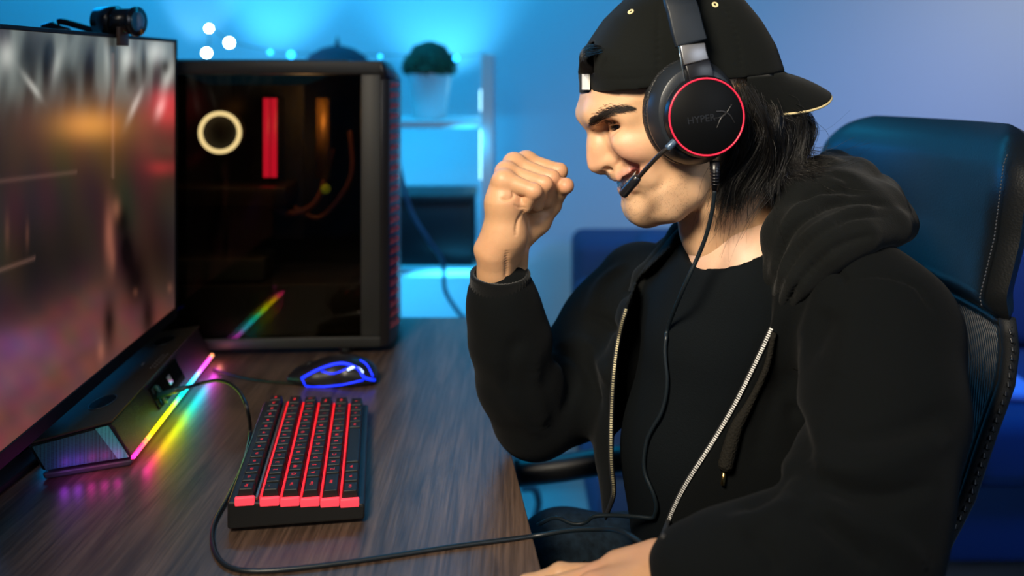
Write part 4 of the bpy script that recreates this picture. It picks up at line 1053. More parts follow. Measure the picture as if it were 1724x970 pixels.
M_hair = mat('black_hair', (.007, .006, .005), .38, spec=.45); M_brow = mat('brow_hair', (.018, .012, .009), .6)
hl_tree = headtree
def head_hit_side(px, py):
    return hit(headtree, px, py, 0)
def brow(pts, n, sgn):
    S = []
    guide = catmull(np.array([(p[0], p[1], p[2]) for p in pts], float), 12)
    for i in range(n):
        t = rng.random(); g_ = guide[int(t*(len(guide)-1))]; jx, jy = rng.normal(0, 1.0), rng.normal(0, 1)*g_[2]*.42
        p0 = hit(headtree, g_[0]+jx, g_[1]+jy, .0002)
        if p0 is None: continue
        ang_ = math.radians(-25+45*t+rng.normal(0, 12)-(28 if jy > 0 else -12)*(1-t)); L_ = 9+4*rng.random()
        p1 = hit(headtree, g_[0]+jx+math.cos(ang_)*L_, g_[1]+jy+math.sin(ang_)*L_, .0012)
        if p1 is None or np.linalg.norm(p1-p0) > .02: continue
        S.append([p0, (p0*.6+p1*.4)+(p1-CAMn)*-.0006, p1])
    return S
S = brow([(992, 208, 9), (1000, 203, 11), (1012, 194, 12), (1026, 186, 10), (1044, 183, 6.5), (1062, 181, 3)], 900, -1)
So = []
for st in S:                                   # the far brow is the mirror of the near one
    So.append(st)
    q = [H2W(((np.array(p)-HC) @ BASIS)*np.array([1, 1, -1])) for p in st]; So.append(q)
strands('eyebrows', np.array(So), .00020, person, M_brow)
# lashes
LS = []
for sgn in (1, -1):
    for i in range(60):
        a_ = -1.25+2.0*rng.random()+.15
        d0 = np.array([math.cos(a_)*.95, .24, math.sin(a_)*.95-.25]); d0 /= np.linalg.norm(d0)
        p0 = EC+d0*(ER+.0012); d1 = d0+np.array([.1, -.12+.25*rng.random(), 0]); p1 = EC+d1/np.linalg.norm(d1)*(ER+.0055); p2 = EC+(d1+np.array([.05, .12, -.1]))/np.linalg.norm(d1)*(ER+.0072)
        LS.append([H2W(p*np.array([1, 1, sgn])) for p in (p0, p1, p2)])
strands('eyelashes', np.array(LS), .00018, person, M_brow)
# stubble
ST = []
while len(ST) < 900:
    px, py = rng.uniform(1035, 1160), rng.uniform(285, 372)
    if py < 330-(px-1060)*.45 and not (px < 1048 and py > 284 and py < 296): continue
    h = hit(headtree, px, py, 0)
    if h is None or h[1] > .99: continue
    ST.append([h, h+np.array([.0003*rng.normal(), -.0006, -.0008])])
strands('stubble', np.array(ST), .00009, person, M_brow)['kind'] = 'stuff'

# ---- cap
M_cap = mat('cap_cotton', (.0056, .0066, .0062), .9, spec=.07, bump=(1500, .25), sheen=.04); M_pipe = mat('cream_piping', (.72, .58, .30), .6)
cap = thing('cap_root', '', '', (0, 0, 0)); bpy.data.objects.remove(cap)
ck_ = .002
kf = Field((-.125, -.03, -.1), (.125, .165, .1), ck_)
cprof = [(986, 155), (979, 122), (984, 90), (1002, 60), (1022, 30), (1050, 2), (1090, -25), (1140, -38), (1190, -30), (1232, -5), (1262, 35), (1284, 75), (1299, 120), (1296, 124), (1200, 135), (1100, 148)]
cs = np.array([HL(a, b, 0)[:2] for a, b in cprof])
U2, V2 = np.meshgrid(kf.ax[0], kf.ax[1], indexing='ij'); sd = poly_sdf(U2, V2, cs)
low = np.array([HL(990, 155, 0)[:2], HL(1299, 121, 0)[:2]]); nl = np.array([-(low[1]-low[0])[1], (low[1]-low[0])[0]]); nl /= np.linalg.norm(nl)
if nl[1] > 0: nl = -nl
base_d = (U2-low[0][0])*nl[0]+(V2-low[0][1])*nl[1]         # positive below the rim
cs2 = np.array([p if i not in (13, 14, 15) else p+np.array([0, -.08]) for i, p in enumerate(cs)])
sdw = poly_sdf(U2, V2, np.array([cs2[0]+np.array([0, -.06])]+list(cs2[:13])+[cs2[12]+np.array([0, -.07])]))
hgt_ = np.clip(-base_d, 0, 1)
Wc = .087*np.maximum(1-np.clip(hgt_/.150, 0, 1)**2.4, 0)**.5
q_ = np.maximum(1+blur2(sdw, 3)/.088, 0)[:, :, None]; f0 = (q_**2.9+(np.abs(kf.ax[2])[None, None, :]/np.maximum(Wc, .004)[:, :, None])**2.9)**(1/2.9)-1
g0, g1, g2_ = np.gradient(f0, ck_); crown = f0/np.maximum(np.sqrt(g0**2+g1**2+g2_**2), 8)
crown = np.maximum(crown, base_d[:, :, None])
# adjuster opening above the strap
oc_ = HL(990, 112, 0); X = kf.ax[0][:, None, None]; Y = kf.ax[1][None, :, None]; Z = kf.ax[2][None, None, :]
arch = np.maximum(np.sqrt(((Y-oc_[1]+.016)/1.05)**2+Z**2)-.041, np.maximum((oc_[1]-.008)-Y, oc_[0]-.03-X))
inner = crown+.0035
crown = smax(crown, -(inner+.0025), .001); crown = smax(crown, -arch, .003)
kf.D = crown.astype(np.float32)
kV, kF = kf.mesh(); kV = relax(kV, kF, 3, .5); kVw = H2W(kV)
kt = bvh(kVw, kF)
kVw = crease(kVw, kF, kt, [([(1110, 0), (1108, 70), (1108, 146)], -.0012, .0025), ([(1215, 0), (1240, 60), (1249, 123)], -.0012, .0025), ([(1050, 10), (1060, 80), (1062, 148)], .0012, .02), ([(1000, 134), (1100, 130), (1240, 112)], -.0005, .002)])
cap = mesh_obj('cap', kVw, kF, M_cap, person); cap['label'] = 'black backwards cap with cream edging'
kt = bvh(kVw, kF)
for px, py in ((1062, 20), (1204, 8)):
    h = hit(kt, px, py, .0004)
    if h is not None:
        q = Vector(kt.find_nearest(Vector(h))[1]); q = (q if q.dot(Vector(CAMn-h)) > 0 else -q).to_track_quat('Z', 'Y').to_matrix().to_4x4()
        MB().torus(.0026, .0011, Matrix.Translation(Vector(h)) @ q, 20, 8).build('eyelet', M_pipe, cap)
h = HW(1266, 47, -.012); MB().torus(.0032, .0012, Matrix.Translation(Vector(h)) @ Vector((.85, -.2, .5)).to_track_quat('Z', 'Y').to_matrix().to_4x4(), 20, 8).build('eyelet', M_pipe, cap)
# strap and its pale tab
sp = []
for w_ in np.linspace(-.046, .046, 25):
    x = 992-0*w_; a_ = HL(975, 138, 0)
    u_ = a_[0]-.0035-.018*(abs(w_)/.046)**2.2; sp.append((u_, w_))
V = []
for u_, w_ in sp:
    dn = .0; vv = HL(980, 140, 0)[1]+.000*(abs(w_)/.046)
    for (du, dv) in ((0, -.0105), (.0018, -.0105), (.0018, .0095), (0, .0095)): V.append(H2W((u_+du, vv+dv, w_)))
F = [(i*4+j, i*4+(j+1) % 4, (i+1)*4+(j+1) % 4, (i+1)*4+j) for i in range(24) for j in range(4)]+[(0, 1, 2, 3), (99, 98, 97, 96)]
MB().add(V, F).build('adjuster_strap', M_cap, cap, smooth=False)
tb = MB(); u0 = HL(976, 138, 0)[0]; v0 = HL(980, 138, 0)[1]
pts_ = [(-.026, .0), (-.018, .0022), (-.009, .0036)]; V = []
for w_, du in pts_:
    for dz in (-.0085, .0085): V.append(H2W((u0-.0005+du-.004, v0+dz, w_-.006))); V.append(H2W((u0+.0010+du-.004, v0+dz, w_-.006)))
tb.add(V, [(1, 5, 7, 3), (5, 9, 11, 7), (0, 2, 6, 4), (4, 6, 10, 8), (0, 4, 5, 1), (4, 8, 9, 5), (2, 3, 7, 6), (6, 7, 11, 10), (0, 1, 3, 2), (8, 10, 11, 9)])
tb.build('strap_tab', mat('white_tab', (.75, .74, .68), .6), cap, smooth=False)
# visor: curved sheet, hanging behind the head
def visor(s, t, off=0.0):
    "s -1..1 across, t 0..1 outward"
    wv = s*.0868*(1-.16*t); f_ = min(abs(s)*.992, 1); bk = .088*(1-(1-f_**2.9)**(1/2.9)); rt = HL(1297, 121, 0)
    root = np.array([rt[0]-.001+bk, rt[1]+.0005-.11*bk])
    L_ = .060*math.sqrt(max(1-(abs(s))**3.2, 0))+.001
    drop = .006*t+.014*t*t; arch_ = -.034*abs(s)**2*t**.6
    return H2W((root[0]-L_*t, root[1]-drop*(L_/.06)+arch_-off, wv))
ns, nt_ = 40, 14; V = []
for off in (0, .0032):
    for i in range(ns+1):
        for j in range(nt_+1): V.append(visor(-1+2*i/ns, j/nt_, off))
n = (ns+1)*(nt_+1); F = []
for k in (0, 1):
    for i in range(ns):
        for j in range(nt_):
            a = k*n+i*(nt_+1)+j; q = (a, a+1, a+nt_+2, a+nt_+1); F.append(q if k else q[::-1])
for i in range(ns):
    a = i*(nt_+1)+nt_; F.append((a, a+nt_+1, a+nt_+1+n, a+n)); a = i*(nt_+1); F.append((a, a+n, a+nt_+1+n, a+nt_+1))
MB().add(V, F).build('visor', M_cap, cap)
MB().tube([visor(s, 1.0, .0030) for s in np.sin(np.linspace(-PI/2, PI/2, 60))*.995], .0014, 8).build('visor_piping', M_pipe, cap)
# fringe seen through the cap opening and hair behind
hr_f = Field((-.12, -.17, -.10), (.13, .13, .10), .004)
hr_f.ell(HL(1012, 108, 0), (.020, .024, .034), .01)
hr_f.chain([(HL(1240, 160, 0), .046), (HL(1258, 200, 0), .050), (HL(1262, 240, 0), .046), (HL(1250, 280, 0), .034)], .03)
hr_f.chain([(HL(1245, 155, -.040), .026), (HL(1270, 215, -.048), .030), (HL(1262, 270, -.045), .024), (HL(1235, 320, -.040), .012)], .02)
hr_f.chain([(HL(1250, 165, .040), .026), (HL(1275, 215, .045), .028), (HL(1270, 270, .045), .022)], .02)
rV, rF = hr_f.mesh(); rV = relax(rV, rF, 1)
hair = mesh_obj('hair', H2W(rV), rF, M_hair, person)
G = [  # guides in photo points: (x, y, sideways)
 [(1264, 160, -.044), (1298, 190, -.060), (1322, 205, -.066), (1318, 250, -.060), (1290, 300, -.058), (1255, 350, -.060)],
 [(1278, 166, -.042), (1318, 194, -.052), (1342, 210, -.052), (1338, 255, -.056), (1345, 285, -.066), (1372, 292, -.078)],
 [(1292, 168, -.034), (1334, 196, -.040), (1352, 222, -.038), (1345, 262, -.040), (1372, 284, -.066), (1413, 270, -.080)],
 [(1290, 168, -.012), (1336, 196, -.014), (1353, 222, -.012), (1340, 260, -.02), (1365, 275, -.055), (1404, 284, -.070)],
 [(1256, 158, -.046), (1280, 190, -.064), (1290, 220, -.076), (1272, 268, -.072), (1240, 310, -.068), (1225, 372, -.064)],
 [(1250, 156, -.048), (1268, 196, -.070), (1272, 235, -.080), (1250, 280, -.074), (1225, 325, -.068), (1218, 388, -.062)],
 [(1248, 160, -.070), (1256, 210, -.078), (1250, 255, -.078), (1232, 285, -.072), (1212, 320, -.066), (1208, 360, -.060)],
 [(1252, 150, -.070), (1276, 200, -.080), (1290, 245, -.074), (1285, 290, -.068), (1262, 318, -.066), (1248, 345, -.064)],
 [(1285, 158, .03), (1325, 185, .04), (1345, 210, .04), (1330, 255, .03), (1310, 290, .02), (1320, 320, .0)]]
Gp = np.array([catmull([HL(*p) for p in g_], 4) for g_ in G])
Sx = []
clump = [(int(rng.integers(len(G))), rng.random(3)) for _ in range(190)]
for i in range(6200):
    gi, rr = clump[int(rng.integers(len(clump)))]
    g1 = Gp[gi]; g2_ = Gp[(gi+1+int(rr[0]*3)) % len(G)] if rr[1] < .6 else g1
    k_ = rr[2]*.55; base_ = g1*(1-k_)+g2_*k_
    q = len(base_); tt = np.linspace(0, 1, q)[:, None]
    cr_ = np.random.default_rng(int(rr[0]*1e6)); off_ = cr_.normal(0, 1, 3)*np.array([.009, .003, .008]); off2 = cr_.normal(0, 1, 3)*np.array([.010, .008, .007])
    jit = rng.normal(0, 1, 3)*.0032; ph = cr_.random()*6; wave = np.stack([np.sin(tt[:, 0]*9+ph), np.cos(tt[:, 0]*8+ph*1.7), np.sin(tt[:, 0]*7+ph)], 1)*.0028*tt
    fl_ = rng.normal(0, 1, 3)*.0038*tt**2
    p = base_+off_*(1-tt)+off2*tt+jit*(1-.5*tt)+wave+fl_
    cut = .55+.45*rng.random(); m_ = (np.linspace(0, cut, q)*(q-1)); p = np.stack([np.interp(m_, np.arange(q), p[:, k]) for k in range(3)], 1)
    Sx.append(H2W(p))
# loose wisps
for i in range(120):
    g1 = Gp[int(rng.integers(len(G)))]; q = len(g1); tt = np.linspace(0, 1, q)[:, None]
    Sx.append(H2W(g1+rng.normal(0, 1, 3)*.010+rng.normal(0, 1, 3)*.022*tt**2))
strands('hair_strands', np.array(Sx), rng.uniform(.00018, .00042, len(Sx)), hair, M_hair, 3, .3)['kind'] = 'stuff'
Sf = []
for i in range(900):
    w_ = rng.normal(0, .014)-.012; a = rng.random()
    p0 = HL(1012+8*rng.random(), 78+10*a, w_); p1 = HL(985+10*rng.random(), 76+20*a, w_*1.2); p2 = HL(975+12*rng.random(), 95+15*rng.random(), w_*1.3); p3 = HL(982+20*rng.random(), 112+18*rng.random(), w_*1.2)
    Sf.append(H2W(catmull([p0, p1, p2, p3], 3)))
strands('fringe', np.array(Sf), .0003, hair, M_hair)['kind'] = 'stuff'

# ================================================================== HOODIE, SHIRT, JEANS
M_hood = mat('hoodie_cotton', (.0032, .0040, .0044), .92, spec=.07, bump=(850, .4), sheen=.02); M_rib = mat('ribbed_cotton', (.0030, .0036, .0040), .9, spec=.07, bump=(850, .4), sheen=.1)
tf = Field((-.09, .60, .52), (.50, 1.33, 1.09), .0036)
def torso(f, o, k=.06):
    f.chain([(A(1245, 470, .985), .075+o), (A(1262, 580, 1.0), .108+o), (A(1262, 760, 1.0), .112+o), (A(1270, 900, 1.01), .120+o), (A(1290, 1050, 1.05), .13+o)], k)
    f.chain([(A(1400, 520, .93), .062+o), (A(1270, 480, .97), .07+o), (A(1120, 520, 1.10), .062+o)], k)
    f.chain([(A(1180, 600, .97), .07+o), (A(1165, 760, .98), .075+o), (A(1160, 900, .98), .07+o)], k)     # front of the belly
    f.chain([(A(1400, 600, .99), .085+o), (A(1420, 760, .99), .085+o)], k)    # back
torso(tf, 0)
To = tf.D.copy()
# far front panel that stands out at the zipper
tf.chain([(A(1080, 540, 1.02), .022), (A(1062, 640, 1.02), .022), (A(1055, 740, 1.01), .022), (A(1052, 850, 1.0), .020)], .05)
# opening between the two zippers
near_zip = [(1296, 553), (1272, 605), (1232, 685), (1190, 755), (1150, 818), (1125, 870), (1114, 905)]
far_zip = [(1051, 520), (1040, 560), (1031, 620), (1026, 700), (1026, 780), (1030, 830), (1018, 868), (1010, 900)]
nz_c = catmull(np.array([(a, b, 0) for a, b in near_zip], float), 5)[:, :2]; fz_c = catmull(np.array([(a+7, b, 0) for a, b in far_zip], float), 5)[:, :2]
poly = np.array([(1300, 340), (1330, 420)]+[tuple(p) for p in nz_c]+[(1100, 960), (1100, 1050), (1020, 1050)]+[tuple(p) for p in fz_c[::-1]]+[(1075, 470), (1150, 400), (1180, 340)])
X = tf.ax[0][:, None, None]; Y = tf.ax[1][None, :, None]; Z = tf.ax[2][None, None, :]
PXg = CX+X/Y*FPX+0*Z; PYg = HY+(CZ-Z)/Y*FPX+0*X
sub = tf.D < .02
op = np.full(tf.D.shape, .2, np.float32); op[sub] = poly_sdf(PXg[sub], PYg[sub], poly)/FPX*.95
op = np.maximum(op, (Y-1.16)+0*X)
shell = smax(tf.D, -op, .006)
core = To+.020
tf.D = np.minimum(shell, np.where(To < 0, core, .2)).astype(np.float32)
shirtD = (To+.013)
# sleeves
def sleeve_near(f):
    f.chain([(A(1425, 500, .90), .070), (A(1475, 560, .865), .074), (A(1486, 690, .81), .069), (A(1462, 830, .755), .061), (A(1448, 925, .735), .055)], .03)
    f.chain([(A(1448, 935, .735), .055), (A(1390, 955, .720), .054), (A(1300, 970, .712), .052), (A(1200, 978, .712), .043), (A(1172, 980, .714), .038)], .03)
def sleeve_far(f):
    f.chain([(A(1085, 490, 1.15), .066), (A(1030, 560, 1.13), .064), (A(965, 650, 1.085), .060), (A(905, 695, 1.045), .050)], .03)
    f.chain([(A(900, 695, 1.04), .050), (A(875, 640, 1.015), .047), (A(858, 570, .99), .044), (A(847, 515, .978), .038), (A(843, 490, .972), .035)], .02)
tn = tf.like(); sleeve_near(tn)
ts = tf.like(); sleeve_far(ts)
tf.D = smin(tf.D, tn.D, .022); tf.D = smin(tf.D, ts.D, .02)
# hollow the neck so that collar bones and throat stay free
tf.chain([(A(1215, 330, .965), .060), (A(1222, 400, .962), .056)], .012, sub=True)
tV, tF = tf.mesh(); tV = relax(tV, tF, 2, .5)
N = normals(tV, tF)
fw_ = wob(tV*np.array([1, 1, .6]), 42, 3)*.0016+wob(tV, 85, 5)*.0008
tV = tV+N*fw_[:, None]
tt_ = bvh(tV, tF)
folds = [
 ([(1370, 800), (1430, 830), (1500, 835), (1570, 815)], -0.0074, 0.0074), ([(1360, 835), (1420, 872), (1500, 905), (1560, 960)], 0.0068, 0.0101), ([(1350, 770), (1420, 790), (1520, 770), (1600, 730)], 0.0068, 0.0110),
 ([(1370, 860), (1420, 905), (1480, 960)], -0.0074, 0.0074), ([(1380, 720), (1440, 735), (1540, 718), (1605, 690)], -0.0047, 0.0083), ([(1300, 880), (1350, 905), (1400, 950)], 0.0041, 0.0092), ([(1250, 900), (1290, 925), (1310, 965)], -0.0041, 0.0064),
 ([(1345, 560), (1330, 640), (1345, 720), (1365, 790), (1375, 850)], -0.0081, 0.0092), ([(1385, 430), (1350, 500), (1320, 590), (1300, 700)], -0.0054, 0.0092), ([(1420, 470), (1480, 462), (1540, 480), (1570, 520)], -0.0047, 0.0032), ([(1395, 440), (1415, 462), (1424, 476)], -0.0054, 0.0037),
 ([(1400, 520), (1380, 560), (1365, 600)], -0.0054, 0.0129), ([(1460, 500), (1430, 560), (1410, 640)], 0.0041, 0.0129), ([(1360, 780), (1300, 830), (1240, 860)], -0.0054, 0.0092), ([(1350, 840), (1280, 870), (1220, 885)], 0.0054, 0.0092),
 ([(1300, 720), (1330, 790), (1320, 860)], 0.0054, 0.0110), ([(1345, 630), (1290, 700), (1270, 790)], -0.0041, 0.0110),
 ([(930, 585), (960, 640), (950, 700)], -0.0081, 0.0092), ([(940, 580), (985, 620), (1010, 680)], -0.0068, 0.0083), ([(905, 590), (900, 650), (920, 720)], 0.0054, 0.0092), ([(960, 560), (1000, 590), (1030, 650)], 0.0068, 0.0092), ([(985, 530), (1020, 540), (1045, 570)], -0.0068, 0.0064),
 ([(840, 620), (870, 690), (915, 740)], 0.0041, 0.0110), ([(880, 560), (860, 600), (855, 660)], -0.0041, 0.0092), ([(1060, 440), (1010, 480), (990, 540)], 0.0054, 0.0092), ([(1095, 430), (1060, 480), (1050, 515)], -0.0054, 0.0074),
 ([(1120, 700), (1100, 780), (1110, 850)], 0.0041, 0.0083), ([(1170, 500), (1160, 600), (1180, 700)], -0.0041, 0.0083), ([(1215, 520), (1215, 620), (1190, 700)], 0.0027, 0.0074)]
tV = crease(tV, tF, tt_, folds)
hoodie = mesh_obj('hoodie', tV, tF, M_hood, person)
tt_ = bvh(tV, tF)
# shirt
sf_ = Field((.05, .78, .55), (.45, 1.18, 1.02), .005)
torso(sf_, -.0125)
sf_.chain([(A(1215, 300, .965), .054), (A(1223, 388, .958), .0535)], .010, sub=True)
zc_ = sf_.ax[2][None, None, :]
shV, shF = sf_.mesh(); shV = relax(shV, shF, 2)
sN = normals(shV, shF); shV = shV+sN*(wob(shV*np.array([1, 1, .35]), 60, 9)*.0022)[:, None]
sh_t = bvh(shV, shF)
shirt = mesh_obj('t_shirt', shV, shF, mat('tshirt_jersey', (.0032, .0046, .0058), .85, spec=.07, bump=(700, .3)), person)
ring = lay([sh_t, tt_], [(1172, 428), (1185, 446), (1210, 448), (1240, 438), (1270, 420), (1288, 402)], .001, 6)
if len(ring) > 3: MB().tube(ring, .0016, 6).build('neck_seam', mat('tshirt_jersey'), shirt)
# cuffs
def tube_shell(P_, r, name, m, par, k=36, th=.004, rib=.0006, nrib=36, ring_fold=0):
    P_ = np.asarray(P_, float); n = len(P_); R = np.asarray(r, float)
    T = np.gradient(P_, axis=0); T /= np.linalg.norm(T, axis=1)[:, None]
    N_ = np.cross(T[0], (.2, .9, .1)); N_ /= np.linalg.norm(N_); V = []
    kk = nrib*2
    prof_ = [(i, R[i]) for i in range(n)]+[(i, R[i]-th) for i in range(n-1, -1, -1)]
    for i, rr in prof_:
        Nn = N_-T[i]*N_.dot(T[i]); Nn /= np.linalg.norm(Nn); B = np.cross(T[i], Nn)
        for j in range(kk):
            a = 2*PI*j/kk; V.append(P_[i]+(rr+(rib if j % 2 else -rib))*(math.cos(a)*Nn+math.sin(a)*B))
    q = len(prof_); F = [(i*kk+j, i*kk+(j+1) % kk, ((i+1) % q)*kk+(j+1) % kk, ((i+1) % q)*kk+j) for i in range(q) for j in range(kk)]
    return MB().add(V, F).build(name, m, par)
tube_shell(catmull([A(842, 459, .966), A(842, 485, .970), A(845, 515, .977), A(848, 545, .982)], 4), [.0335]*5+[.0345]*4+[.0365]*3+[.040], 'cuff', M_rib, hoodie, nrib=44)
tube_shell(catmull([A(1157, 982, .717), A(1172, 981, .716), A(1195, 980, .714)], 4), [.0360]*4+[.0365]*4+[.038], 'cuff', M_rib, hoodie, nrib=44)
# hood
hd = Field((.10, .78, .93), (.50, 1.28, 1.14), .003)
def layer(pts, k=.012):
    hd.chain([(A(*p[:3]), p[3]) for p in pts], k)
# inner rim that stands beside the neck, then wraps behind it
layer([(1303, 545, .905, .008), (1300, 470, .905, .014), (1318, 400, .905, .018), (1345, 335, .925, .020), (1385, 300, .97, .022), (1405, 285, 1.03, .022), (1380, 300, 1.10, .020), (1270, 350, 1.13, .018), (1150, 395, 1.12, .016), (1085, 470, 1.09, .014), (1060, 515, 1.06, .008)])
layer([(1320, 540, .89, .010), (1330, 460, .88, .018), (1365, 385, .885, .022), (1410, 335, .92, .026), (1440, 305, .99, .026), (1430, 300, 1.08, .024), (1300, 330, 1.17, .022), (1160, 400, 1.17, .020), (1080, 450, 1.14, .016)], .010)
layer([(1320, 520, .88, .010), (1345, 470, .865, .017), (1390, 410, .862, .021), (1440, 380, .88, .023), (1485, 352, .93, .027), (1478, 335, 1.02, .028), (1420, 330, 1.12, .026)], .006)
layer([(1350, 490, .865, .010), (1400, 430, .852, .016), (1450, 398, .862, .018), (1500, 385, .89, .020), (1512, 375, .94, .022), (1500, 360, 1.02, .024)], .005)
hd.chain([(A(1340, 400, .905), .030), (A(1420, 370, .93), .045), (A(1440, 350, 1.02), .045)], .02)
hd.chain([(A(1215, 320, .965), .058), (A(1228, 415, .962), .054)], .01, sub=True)
hd.chain([(A(1228, 415, .962), .054), (A(1222, 520, .93), .045)], .01, sub=True)
hdV, hdF = hd.mesh(); hdV = relax(hdV, hdF, 2)
hN = normals(hdV, hdF); hdV = hdV+hN*(wob(hdV, 60, 21)*.0022)[:, None]
ht = bvh(hdV, hdF)
hdV = crease(hdV, hdF, ht, [([(1292, 500), (1308, 440), (1335, 385), (1380, 352), (1430, 338), (1495, 344)], -.0085, .0042), ([(1298, 530), (1322, 462), (1365, 405), (1420, 372), (1455, 364), (1490, 366)], -.0040, .0024), ([(1312, 545), (1345, 478), (1395, 425), (1440, 402), (1480, 396)], -.0065, .0035), ([(1345, 345), (1375, 322), (1410, 318), (1450, 322)], -.008, .0055), ([(1306, 420), (1330, 365), (1360, 340), (1400, 330)], .004, .006), ([(1300, 480), (1325, 430), (1370, 385), (1430, 355), (1490, 352)], .0035, .005), ([(1400, 290), (1425, 300), (1440, 318)], -.005, .006)])
hood = mesh_obj('hood', hdV, hdF, mat('hood_waffle_cotton', (.0048, .0056, .0056), .92, spec=.08, bump=(750, .6), sheen=.05), hoodie)
ht = bvh(hdV, hdF)
# hem
# zippers: tape and teeth
M_teeth = mat('zip_metal', (.80, .79, .76), .45, .35); M_teeth2 = mat('brass_zip_metal', (.34, .30, .18), .4, .5); M_tape = mat('zip_tape', (.008, .008, .009), .7)
def zipper(pts, m, pitch, shift=0, wid=.0017):
    Pz = lay([tt_], [(p[0]+shift, p[1]) for p in pts], .0012, 10)
    # smooth sudden jumps in depth
    Pz = Pz[np.concatenate([[True], np.abs(np.diff(Pz[:, 1])) < .03])]
    for _ in range(6): Pz[1:-1] = (Pz[:-2]+2*Pz[1:-1]+Pz[2:])/4
    z = MB().tube(Pz, .0030, 6).build('zipper_tape', M_tape, hoodie)
    D_ = densify(Pz, .0004); L_ = np.concatenate([[0], np.cumsum(np.linalg.norm(np.diff(D_, axis=0), axis=1))]); tm = MB(); n = int(L_[-1]/pitch)
    for i in range(n):
        j = np.searchsorted(L_, i*pitch+.0005); j = min(j, len(D_)-2); p = D_[j]; t_ = D_[min(j+3, len(D_)-1)]-D_[max(j-3, 0)]; t_ /= np.linalg.norm(t_)
        vd = (CAMn-p)/np.linalg.norm(CAMn-p); s_ = np.cross(t_, vd); s_ /= np.linalg.norm(s_); c0_ = p+vd*.0026; V = []
        for a_, b_, c2 in ((-1, -1, -1), (1, -1, -1), (1, 1, -1), (-1, 1, -1), (-1, -1, 1), (1, -1, 1), (1, 1, 1), (-1, 1, 1)):
            V.append(c0_+s_*a_*wid+t_*b_*pitch*.29+vd*c2*.0008)
        tm.add(V, [(0,3,2,1),(4,5,6,7),(0,1,5,4),(1,2,6,5),(2,3,7,6),(3,0,4,7)])
    o = tm.build('zipper_teeth', m, z, smooth=False); o['kind'] = 'stuff'
    return Pz
zn = zipper(near_zip, M_teeth, .0024, 3)
zf = zipper(far_zip[:7], M_teeth2, .0026, 3, .0014)
MB().tube([zn[0], zn[0]+(zn[3]-zn[0])*.3], .0026, 8).build('zipper_stop', M_teeth, hoodie)
# drawstrings with metal tips
dp = lay([tt_, ht], [(1303, 560), (1290, 620), (1262, 680), (1240, 720), (1225, 770), (1219, 795)], .004, 6)
if len(dp) > 4:
    k = len(dp); rad = np.interp(np.linspace(0, 1, k), [0, .35, .7, .92, 1], [.0028, .0035, .0075, .0080, .003]); MB().tube(dp, rad, 10).build('drawstring', mat('knit_cord', (.013, .012, .010), .9, spec=.07, bump=(420, 1.0, 1)), hoodie)
    e_ = dp[-1]; MB().tube([e_, e_+np.array([-.0012, 0, -.013])], .0022, 12).build('cord_tip', mat('brass_tip', (.55, .38, .14), .3, 1), hoodie)
a = A(1012, 722, 1.01); MB().tube([A(1014, 640, 1.025), A(1014, 690, 1.01), a], [.003, .0045, .003], 8).build('drawstring', mat('knit_cord'), hoodie)
MB().tube([a, A(1010, 743, 1.01)], .0025, 12).build('cord_tip', mat('brass_tip'), hoodie)
# jeans
jf = Field((-.10, .72, .03), (.55, 1.32, .68), .008)
jf.chain([(A(1330, 1080, 1.05), .12), (np.array([.32, 1.04, .56]), .12)], .04)
jf.chain([(np.array([.33, 1.10, .55]), .092), (np.array([.17, 1.12, .54]), .074), (A(955, 962, 1.10), .070)], .04)
jf.chain([(A(955, 966, 1.10), .066), (np.array([.055, 1.10, .32]), .055), (np.array([.10, 1.09, .10]), .052)], .03)
jf.chain([(np.array([.33, .96, .56]), .095), (np.array([.20, .89, .575]), .080), (A(1040, 1045, .86), .068)], .04)
jf.chain([(A(1040, 1050, .86), .064), (np.array([.10, .86, .32]), .055), (np.array([.14, .87, .10]), .052)], .03)
jV, jF = jf.mesh(); jV = relax(jV, jF, 2); jN = normals(jV, jF); jV = jV+jN*(wob(jV, 45, 31)*.004)[:, None]
mesh_obj('jeans', jV, jF, mat('dark_denim', (.006, .013, .021), .9, spec=.2, bump=(500, .5), noise=(120, .5)), person)
jt = bvh(jV, jF)
for x, y in ((.09, 1.09), (.13, .87)):
    s_ = Field((x-.22, y-.07, .0), (x+.09, y+.07, .12), .005)
    s_.chain([(np.array([x+.02, y, .06]), .042), (np.array([x-.06, y, .04]), .038), (np.array([x-.14, y, .032]), .030)], .03)
    s_.D = np.maximum(s_.D, (.002-s_.ax[2])[None, None, :]); v_, f_ = s_.mesh(); mesh_obj('shoe', v_, f_, mat('black_shoe', (.015, .015, .016), .6), person)

